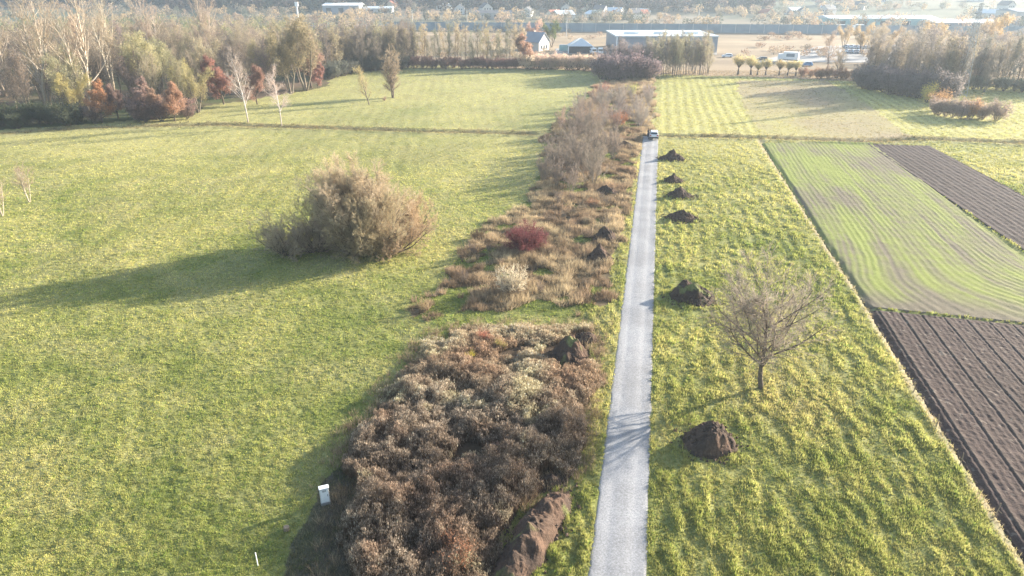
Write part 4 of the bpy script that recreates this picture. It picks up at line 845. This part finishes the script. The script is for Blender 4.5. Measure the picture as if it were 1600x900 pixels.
# ---- person beside the car
def person(loc, rz):
    V = {'pel': (0, 0, .95, .135), 'bel': (0, 0, 1.12, .13), 'che': (0, .02, 1.33, .15), 'neck': (0, .02, 1.50, .055), 'hd0': (0, .03, 1.58, .075), 'hd1': (0, .04, 1.67, .10), 'hd2': (0, .03, 1.74, .08)}
    E = [('pel', 'bel'), ('bel', 'che'), ('che', 'neck'), ('neck', 'hd0'), ('hd0', 'hd1'), ('hd1', 'hd2')]
    for s, n in ((-1, 'l'), (1, 'r')):
        V.update({'hip' + n: (s * .10, 0, .88, .10), 'kn' + n: (s * .12, .03, .50, .062), 'an' + n: (s * .13, -.01, .09, .042), 'to' + n: (s * .14, .15, .04, .035),
                  'sh' + n: (s * .19, .01, 1.42, .06), 'el' + n: (s * .25, .02, 1.14, .043), 'wr' + n: (s * .26, .14, .92, .03), 'ha' + n: (s * .26, .18, .84, .028)})
        E += [('pel', 'hip' + n), ('hip' + n, 'kn' + n), ('kn' + n, 'an' + n), ('an' + n, 'to' + n), ('che', 'sh' + n), ('sh' + n, 'el' + n), ('el' + n, 'wr' + n), ('wr' + n, 'ha' + n)]
        for k in range(4):
            V['fa%d%s' % (k, n)] = (s * .26 + (k - 1.5) * .018, .20, .81, .010); V['fb%d%s' % (k, n)] = (s * .26 + (k - 1.5) * .02, .215, .765 - .008 * (k in (1, 2)), .008)
            E += [('ha' + n, 'fa%d%s' % (k, n)), ('fa%d%s' % (k, n), 'fb%d%s' % (k, n))]
        V['th' + n] = (s * .225, .215, .83, .009); E.append(('ha' + n, 'th' + n))
    ks = list(V); me = bpy.data.meshes.new('person'); me.from_pydata([V[k][:3] for k in ks], [(ks.index(a), ks.index(b)) for a, b in E], [])
    o = bpy.data.objects.new('person', me); COL.objects.link(o)
    sk = o.modifiers.new('Skin', 'SKIN'); sk.use_smooth_shade = True
    for i, k in enumerate(ks): me.skin_vertices[0].data[i].radius = (V[k][3],) * 2
    me.skin_vertices[0].data[0].use_root = True
    sb = o.modifiers.new('Sub', 'SUBSURF'); sb.levels = 2; sb.render_levels = 2
    dg = bpy.context.evaluated_depsgraph_get(); m2 = bpy.data.meshes.new_from_object(o.evaluated_get(dg)); bpy.data.objects.remove(o)
    m2.materials.clear()
    for m in (M['cloth'], M['trous'], M['skin'], M['hair'], M['tyre']): m2.materials.append(m)
    for p in m2.polygons:
        c = p.center; p.use_smooth = True
        p.material_index = 0
        if c.z < .98: p.material_index = 1
        if c.z < .10: p.material_index = 4
        if abs(c.x) > .18 and c.z < .90 and c.y > .1: p.material_index = 2
        if abs(c.x) > .2 and c.z > .90: p.material_index = 0
        if c.z > 1.53: p.material_index = 2
        if c.z > 1.69 or (c.z > 1.6 and c.y < .03): p.material_index = 3
    q = link('person', m2, label='person in dark jacket and dark trousers standing left of the silver car', category='person')
    q.location = loc; q.rotation_euler = (0, 0, rz)
    MB().raw([(-.012, .13, 1.63), (.012, .13, 1.63), (0, .165, 1.625), (0, .135, 1.67)], [(0, 1, 2), (0, 2, 3), (1, 3, 2), (0, 3, 1)]).build('nose', M['skin'], q)
    return q
qx, qy = P(1012, 214.5)
person((qx, qy, float(Hs(np.array([qx]), np.array([qy]))[0]) + .045), R(-60))

# ---- white utility cabinet, stakes
qx, qy = P(509, 787)
e = thing('utility_cabinet', 'white electricity cabinet standing on bare ground left of the withered weeds', 'cabinet', (qx, qy, Hz(qx, qy) - .03), R(32))
MB().box(-.29, .29, -.15, .15, 0, .22).build('plinth', M['conc'], e, .01)
MB().box(-.27, .27, -.135, .135, .221, 1.26).build('housing', M['white'], e, .012)
MB().box(-.30, .30, -.175, .175, 1.261, 1.32).build('roof', M['white'], e, .015)
MB().box(-.25, .25, -.142, -.1351, .26, 1.23).build('door_seam', M['dark'], e)
for z_ in (1.05, 1.10, 1.15): MB().box(-.12, .12, -.1565, -.1505, z_, z_ + .02).build('vent_slot', M['dark'], e)
d_ = MB().box(-.24, .24, -.15, -.137, .27, 1.22).build('door', M['white'], e, .004)
MB().box(.16, .19, -.172, -.151, .68, .84).build('handle', M['dark'], d_)
def stake(label, px, py, h, r, m, lean, group=None, name='wooden_stake', cat='stake'):
    x, y = P(px, py); b = MB().bar((0, 0, -.1), (lean[0] * h, lean[1] * h, h), r, 7)
    o = b.build(name, m, None, label=label, category=cat, group=group); o.location = (x, y, Hz(x, y)); return o
stake('thin white marker stake in the grass at the bottom left', 403, 884, .95, .028, M['white'], (0, 0), name='marker_stake')
stake('long thin pale rod lying slanted against the ground beside the white cabinet', 481, 782, .9, .018, M['wood'], (.85, .45), name='pale_rod', cat='rod')
for i, (px, py, lab) in enumerate([(1427, 612, 'farthest'), (1463, 665, 'second farthest'), (1500, 725, 'second nearest'), (1556, 804, 'nearest')]):
    x, y = P(px, py); o = thing('wooden_stake', 'crooked grey wooden stake on the field edge, ' + lab + ' of the four', 'stake', (x, y, Hz(x, y)), group='stakes along the ploughed field')
    MB().bar((0, 0, -.1), (.05, .02, .55), .035, 6).bar((.05, .02, .52), (-.07 + .05 * i, .05, 1.0), .03, 6).build('post', M['wood'], o)
    MB().bar((.05, .02, .5), (.28, -.06, .30), .018, 5).build('brace', M['wood'], o)
x, y = P(448, 828); mesh_ = MB().cyl((0, 0), .17, 0, .34, 10)
o = mesh_.build('cut_stump', M['wood'], None, .02, label='short pale cut stump on the bare ground below the white cabinet', category='stump'); o.location = (x, y, Hz(x, y) - .03); o.rotation_euler = (0, R(-90), .3)

# ---- far buildings
def toward(px, py, dz=0): x, y = P(px, py); return (x, y, float(Hs(np.array([x]), np.array([y]))[0]) + dz)
def heading(px): return YAW - math.atan((px - 800) / 1185.0) * 0
# grey hall behind the grove
e = thing('grey_hall', 'long low grey warehouse hall with a pale flat roof behind the grove', 'warehouse', toward(962, 83), YAW)
MB().box(0, 43, 0, 34, -.5, 6.4).build('wall', M['greyp'], e)
rf = MB().box(-.3, 43.3, -.3, 34.3, 6.401, 6.9).build('roof', M['roofw'], e)
for k in range(3): MB().box(5 + 13 * k, 11 + 13 * k, 10, 13, 6.902, 7.9).build('skylight', M['white'], rf)
for k in range(4): MB().box(5 + 10 * k, 9 + 10 * k, -.06, -.003, 0, 4.0).build('roller_door', M['bluep'], e)
MB().box(-.06, .5, -.07, -.002, 0, 6.38).build('corner_trim', M['white'], e)
# dark shed with pale hipped roof
e = thing('dark_shed', 'dark-fronted shed with a pale pointed roof beyond the hedge', 'shed', toward(889, 83.5), YAW)
MB().box(0, 9.8, 0, 8, -.3, 2.9).build('wall', M['dark'], e)
MB().raw([(-.4, -.4, 2.9), (10.2, -.4, 2.9), (10.2, 8.4, 2.9), (-.4, 8.4, 2.9), (4.2, 3.2, 5.9), (5.6, 4.4, 5.9)], [(0, 1, 5, 4), (1, 2, 5), (2, 3, 4, 5), (3, 0, 4), (0, 3, 2, 1)]).build('roof', M['roofw'], e)
for sx in (-.5, 10.02): MB().box(sx, sx + .45, -.12, .3, 0, 2.85).build('post', M['white'], e)
e = thing('grey_container', 'low grey-green container beside the dark shed', 'container', toward(874, 80), YAW)
MB().box(0, 5.5, 0, 2.5, 0, 2.5).build('body', M['tealp'], e); MB().box(-.04, 5.54, -.04, 2.54, 2.501, 2.6).build('roof', M['greyp'], e)
def make_house(name, label, loc, rz, w, d, h, rh, wall, roof, group=None, wins=3):
    e = thing(name, label, 'house', loc, rz, group)
    MB().poly([(-w / 2, -.8), (w / 2, -.8), (w / 2, h), (0, h + rh), (-w / 2, h)], 0, d).build('wall', wall, e)
    o_ = .4; t = .22; k = rh / (w / 2)
    r = MB().poly([(-w / 2 - o_, h - o_ * k + .02), (0, h + rh + .02), (w / 2 + o_, h - o_ * k + .02), (w / 2 + o_, h - o_ * k + t), (0, h + rh + t), (-w / 2 - o_, h - o_ * k + t)], -o_, d + o_).build('roof', roof, e)
    MB().box(w * .18, w * .18 + .5, d * .55, d * .55 + .5, h + rh * .4, h + rh + .7).build('chimney', M['wall2'], r)
    for z in ((.9, 3.4) if h > 4.5 else (.9,)):
        for i in range(wins):
            x = -w / 2 + (i + 1) * w / (wins + 1); MB().box(x - .5, x + .5, -.05, .02, z, z + 1.3).build('window', M['glass'], e)
    MB().box(-w * .02 - .5, -w * .02 + .5, -.08, -.055, -.1, .85).build('door', M['wood'], e)
    for i in range(2):
        y = d * (i + 1) / 3; MB().box(-w / 2 - .05, -w / 2 + .02, y - .5, y + .5, 1, 2.3).build('window', M['glass'], e)
    return e
make_house('house', 'grey-roofed house with a pale gable half hidden by trees left of the shed', toward(850, 79), YAW + R(55), 8.5, 11, 3.8, 3.6, M['wall'], M['greyp'])
protos = [make_house('house', 'white house with a dark roof in the far village below the hill', toward(762, 24), YAW + R(20), 9, 11, 5.2, 3.4, M['wall'], M['roofd'], 'white dark-roofed houses of the far village'),
          make_house('house', 'cream house with a red roof in the far village below the hill', toward(610, 20), YAW - R(15), 10, 12, 3.4, 3.8, M['wall2'], M['roofr'], 'cream red-roofed houses of the far village'),
          make_house('house', 'low white house with a pale grey roof in the far village', toward(640, 15), YAW + R(75), 11, 14, 3.2, 2.6, M['wall'], M['roofw'], 'pale-roofed houses of the far village')]
r_ = np.random.default_rng(63)
spots = [(628, 10), (655, 18), (690, 20), (715, 24), (592, 14), (738, 16), (820, 27), (855, 30), (868, 30), (885, 24), (915, 22), (932, 28), (948, 25), (958, 30), (972, 25), (985, 30), (997, 27), (1010, 24),
         (1060, 20), (1205, 27), (1230, 24), (1250, 30), (1290, 17), (1305, 22), (1283, 26), (1318, 16), (1338, 13), (1376, 14), (1392, 12), (1412, 8), (1350, 20), (1440, 12), (1556, 28), (1575, 22), (1590, 30), (1530, 14), (1480, 10), (330, 8), (300, 7), (262, 9), (385, 7), (355, 13), (700, 8), (780, 20), (560, 7), (1015, 11), (1110, 10)]
for i, (px, py) in enumerate(spots):
    c = copy_tree(protos[i % 3]); c.location = toward(px + r_.uniform(-3, 3), py); c.rotation_euler = (0, 0, YAW + r_.uniform(-1.2, 1.2)); s = r_.uniform(.75, 1.05); c.scale = (s, s, s)
# noise barrier
A = np.array(P(600, 47.5)); B = np.array(P(1330, 53.5)); C2 = np.array(P(1800, 58))
def barrier(A, B, label, h=4.9, step=8.0):
    d = B - A; L = np.hypot(*d); rz = math.atan2(d[1], d[0]); e = thing('noise_barrier', label, 'noise barrier', (A[0], A[1], float(Hs(A[:1], A[1:])[0])), rz)
    MB().box(0, L, 0, .18, .4, h).build('panel', M['bluep'], e); MB().box(0, L, -.12, .30, -1, .399).build('footing', M['conc'], e)
    n = int(L / step)
    for k in range(n + 1): MB().box(k * step - .12, k * step + .12, -.14, -.003, -.2, h + .12).build('post', M['metal'], e)
    return e
barrier(A, B, 'long blue-grey noise barrier crossing the background behind the warehouse')
barrier(B + (C2 - B) * .01, C2, 'long grey noise barrier crossing the background behind the right copse')
# halls of the far business park
def hall(name, label, px0, px1, py, h, d, wall, roof, bands=0, cat='warehouse'):
    x0, y0, z0 = toward(px0, py); x1, y1, _ = toward(px1, py); L = math.hypot(x1 - x0, y1 - y0)
    e = thing(name, label, cat, (x0, y0, z0), math.atan2(y1 - y0, x1 - x0))
    MB().box(0, L, 0, d, -.8, h).build('wall', wall, e); MB().poly([(0, 0), (0, 0.01), (0, 0)], 0, 0) if 0 else None
    MB().raw([(-.4, -.4, h), (L + .4, -.4, h), (L + .4, d + .4, h), (-.4, d + .4, h), (-.4, d / 2, h + 1.6), (L + .4, d / 2, h + 1.6)], [(0, 1, 5, 4), (1, 2, 5), (2, 3, 4, 5), (3, 0, 4), (0, 3, 2, 1)]).build('roof', roof, e)
    for k in range(bands): MB().box(L * (k + .3) / bands, L * (k + .7) / bands, -.06, -.004, .2, h * .7).build('window_band', M['glass'], e)
    return e
hall('greenhouse_hall', 'long teal hall with a bright white roof behind the noise barrier on the right', 1296, 1466, 41, 4.6, 26, M['tealp'], M['roofw'], 5)
hall('white_hall', 'low hall with a broad white roof right of the teal hall', 1462, 1562, 44, 3.2, 24, M['greyp'], M['white'], 3)
hall('blue_grey_hall', 'blue-grey hall with a white band, top left behind the wood', 505, 562, 24, 6.5, 26, M['greyp'], M['white'], 3)
hall('low_white_hall', 'low white hall right of the blue-grey one at the top left', 568, 612, 23, 3.4, 14, M['wall'], M['roofw'], 2)
hall('dark_long_hall', 'long dark-roofed hall behind the noise barrier, left of centre', 735, 800, 30, 4.5, 16, M['wall'], M['roofd'], 4)
hall('right_edge_hall', 'hazy grey block at the right edge of the picture', 1584, 1640, 41, 9, 22, M['wall'], M['greyp'], 2)
e = thing('domed_hall', 'white domed roof hall at the top left behind the blue-grey hall', 'hall', toward(509, 15.5), YAW)
n = 12; MB().poly([(0, 0)] + [(9.5 - 9.5 * math.cos(k * math.pi / n), 2.5 + 3.2 * math.sin(k * math.pi / n)) for k in range(n + 1)] + [(19, 0)], 0, 22).build('shell', M['white'], e)
MB().box(6, 13, -.08, -.004, 0, 3).build('gate', M['greyp'], e)
# vans, truck, parked cars
def make_van(name, label, paint, loc, rz, L=5.4, h=2.3, group=None):
    e = thing(name, label, 'van', loc, rz, group); w = .98
    MB().poly([(-w, .35), (w, .35), (w, h * .62), (w - .08, h), (-w + .08, h), (-w, h * .62)], -L / 2, L * .28).build('body', paint, e)
    MB().raw([(-w, L * .282, .35), (w, L * .282, .35), (w, L * .5, .35), (-w, L * .5, .35), (-w, L * .5, 1.0), (w, L * .5, 1.0), (w - .08, L * .282, h - .1), (-w + .08, L * .282, h - .1), (w, L * .45, 1.15), (-w, L * .45, 1.15)],
             [(0, 3, 2, 1), (3, 4, 5, 2), (4, 9, 8, 5), (9, 7, 6, 8), (0, 1, 6, 7), (1, 2, 5, 8, 6), (0, 7, 9, 4, 3)]).build('cab', paint, e)
    MB().box(-w + .15, w - .15, -L / 2 - .03, -L / 2 - .003, h * .58, h * .85).build('rear_window', M['glass'], e)
    MB().raw([(-w + .12, L * .452, 1.22), (w - .12, L * .452, 1.22), (w - .17, L * .31, h - .22), (-w + .17, L * .31, h - .22)], [(0, 1, 2, 3)]).build('windscreen', M['glass'], e).location = (0, .03, .03)
    for sx in (-1, 1):
        MB().box(sx * (w + .015) - .01, sx * (w + .015) + .01, -L * .1, L * .25, h * .58, h * .82).build('side_window', M['glass'], e)
        for yy in (-L * .32, L * .34): MB().cyl((yy, .34), .34, sx * .86 - .12, sx * .86 + .14, 14).build('wheel', M['tyre'], e)
    return e
make_van('white_van', 'white van parked just right of the dark shed', M['white'], toward(926, 84), YAW + R(8))
make_van('white_van', 'white van parked farthest right of the dark shed', M['white'], toward(938, 84), YAW - R(6))
e = thing('box_truck', 'white box lorry standing by the pollard willows', 'lorry', toward(1233, 97), YAW + R(60))
MB().box(-1.2, 1.2, -3.2, 2.4, 1.0, 3.7).build('cargo_box', M['white'], e, .04)
cb_ = MB().box(-1.1, 1.1, 2.5, 4.2, .5, 2.9).build('cab', M['white'], e, .12); MB().box(-.95, .95, 4.21, 4.24, 1.6, 2.55).build('windscreen', M['glass'], cb_)
MB().box(-1.0, 1.0, -3.1, 4.0, .6, .98).build('chassis', M['dark'], e); MB().box(-1.215, -1.203, -1.8, 1.2, 2.0, 3.1).build('side_panel', M['bluep'], e)
for sx in (-1, 1):
    for yy in (-2.2, 3.2): MB().cyl((yy, .48), .48, sx * 1.0 - .15, sx * 1.0 + .15, 14).build('wheel', M['tyre'], e)
make_car('parked_car', 'small dark car in the yard left of the box lorry', M['card'], toward(1190, 95), YAW + R(80), kind='c')
make_car('parked_car', 'blue car in the yard right of the box lorry', M['carb'], toward(1260, 103), YAW + R(70), kind='c')
make_car('parked_car', 'white car in the yard left of the dark car', M['carw'], toward(1136, 90), YAW + R(80), kind='c')
w0 = make_car('parked_car', 'white car in the row of the car park left of the copse', M['carw'], toward(1322, 75), YAW + R(15), 'cars in the far car park', kind='c')
for i in range(13):
    c = copy_tree(w0); c.location = toward(1322 + (i + 1) * 8.6 - (0 if i < 6 else 60), 75.6 + (i + 1) * .35 + (0 if i < 6 else 4.5), .13)
d0 = make_car('parked_car', 'silver car in the lot behind the right copse', M['carw'], toward(1452, 76), YAW + R(70), 'cars in the lot behind the copse', kind='c')
for i in range(9):
    c = copy_tree(d0); c.location = toward(1452 + (i + 1) * 14.5, 76.5 + (i + 1) * .7, .15)
t0 = make_van('white_van', 'white van in the depot yard left of the teal hall', M['white'], toward(1284, 48), YAW + R(75), 6.5, 2.8, 'vans in the far depot yard')
for i in range(6):
    c = copy_tree(t0); c.location = toward(1290 + i * 10, 49 - (i % 3) * 1.8); c.rotation_euler = (0, 0, YAW + R(75 + 15 * (i % 2)))
# masts and pylon
e = thing('advertising_mast', 'white mast with a slab head at the far road, upper left', 'mast', toward(466, 31), YAW)
MB().box(-.45, .45, -.4, .4, -.5, 9.5).build('pole', M['white'], e); MB().box(-1.2, 1.2, -.5, .5, 9.501, 12.5).build('head', M['white'], e)
def lamp(px, py, h, label, group='street lamps along the far road'):
    e = thing('street_lamp', label, 'street lamp', toward(px, py), YAW, group)
    MB().bar((0, 0, -.3), (0, 0, h), .16, 6).build('pole', M['metal'], e); MB().bar((0, 0, h), (1.5, 0, h + .3), .1, 5).build('arm', M['metal'], e); MB().box(1.2, 2.2, -.2, .2, h + .2, h + .4).build('lamp_head', M['metal'], e)
lamp(885, 57, 9, 'grey street lamp in front of the noise barrier beyond the shed')
for px in (645, 730, 1090, 1250, 1420): lamp(px, 42, 10, 'grey street lamp on the motorway behind the noise barrier')
e = thing('lattice_pylon', 'tall grey steel lattice pylon rising out of the right copse', 'pylon', toward(1497, 150), YAW)
Hp = 23.5
def hw(z): return 1.25 * (1 - z / Hp) + .22
cs = [(-1, -1), (1, -1), (1, 1), (-1, 1)]
for sx, sy in cs: MB().bar((sx * hw(0), sy * hw(0), -.4), (sx * hw(Hp), sy * hw(Hp), Hp), .075).build('leg', M['metal'], e)
br = MB(); z = 0; k = 0
while z < Hp - 1.2:
    st = 1.0 + 1.0 * (1 - z / Hp); z2 = min(Hp, z + st)
    for i in range(4):
        a, b = cs[i], cs[(i + 1) % 4]; br.bar((a[0] * hw(z), a[1] * hw(z), z), (b[0] * hw(z2), b[1] * hw(z2), z2), .04, 3); br.bar((b[0] * hw(z), b[1] * hw(z), z), (a[0] * hw(z2), a[1] * hw(z2), z2), .04, 3)
    z = z2
br.build('bracing', M['metal'], e)
for zz, ln in ((20.4, 2.6), (22.6, 1.9)):
    ca = MB().bar((-ln, 0, zz), (ln, 0, zz), .08).bar((-ln, 0, zz), (0, 0, zz + .8), .04).bar((ln, 0, zz), (0, 0, zz + .8), .04).build('cross_arm', M['metal'], e)
    for sx in (-ln, ln): MB().bar((sx, 0, zz - .08), (sx, 0, zz - .9), .07, 6).build('insulator', M['white'], ca)

# ================================================================== HAZE
hm = bpy.data.materials.new('haze_air'); hm.use_nodes = True; b = NB(hm)
out = b.a('ShaderNodeOutputMaterial'); pv = b.a('ShaderNodeVolumePrincipled')
pv.inputs['Color'].default_value = (.70, .85, 1.0, 1); pv.inputs['Density'].default_value = .00027; pv.inputs['Anisotropy'].default_value = .25
b.l(pv.outputs[0], out.inputs['Volume'])
hz_ = MB().box(-3600, 3600, -900, 3900, -1.5 - 1.0, 150).build('haze', hm, None, kind='stuff', label='thin pale bluish haze over the whole valley', category='haze')
hz_.rotation_euler = (0, 0, YAW)
print('verts', sum(len(o.data.vertices) for o in S.objects if o.type == 'MESH'))
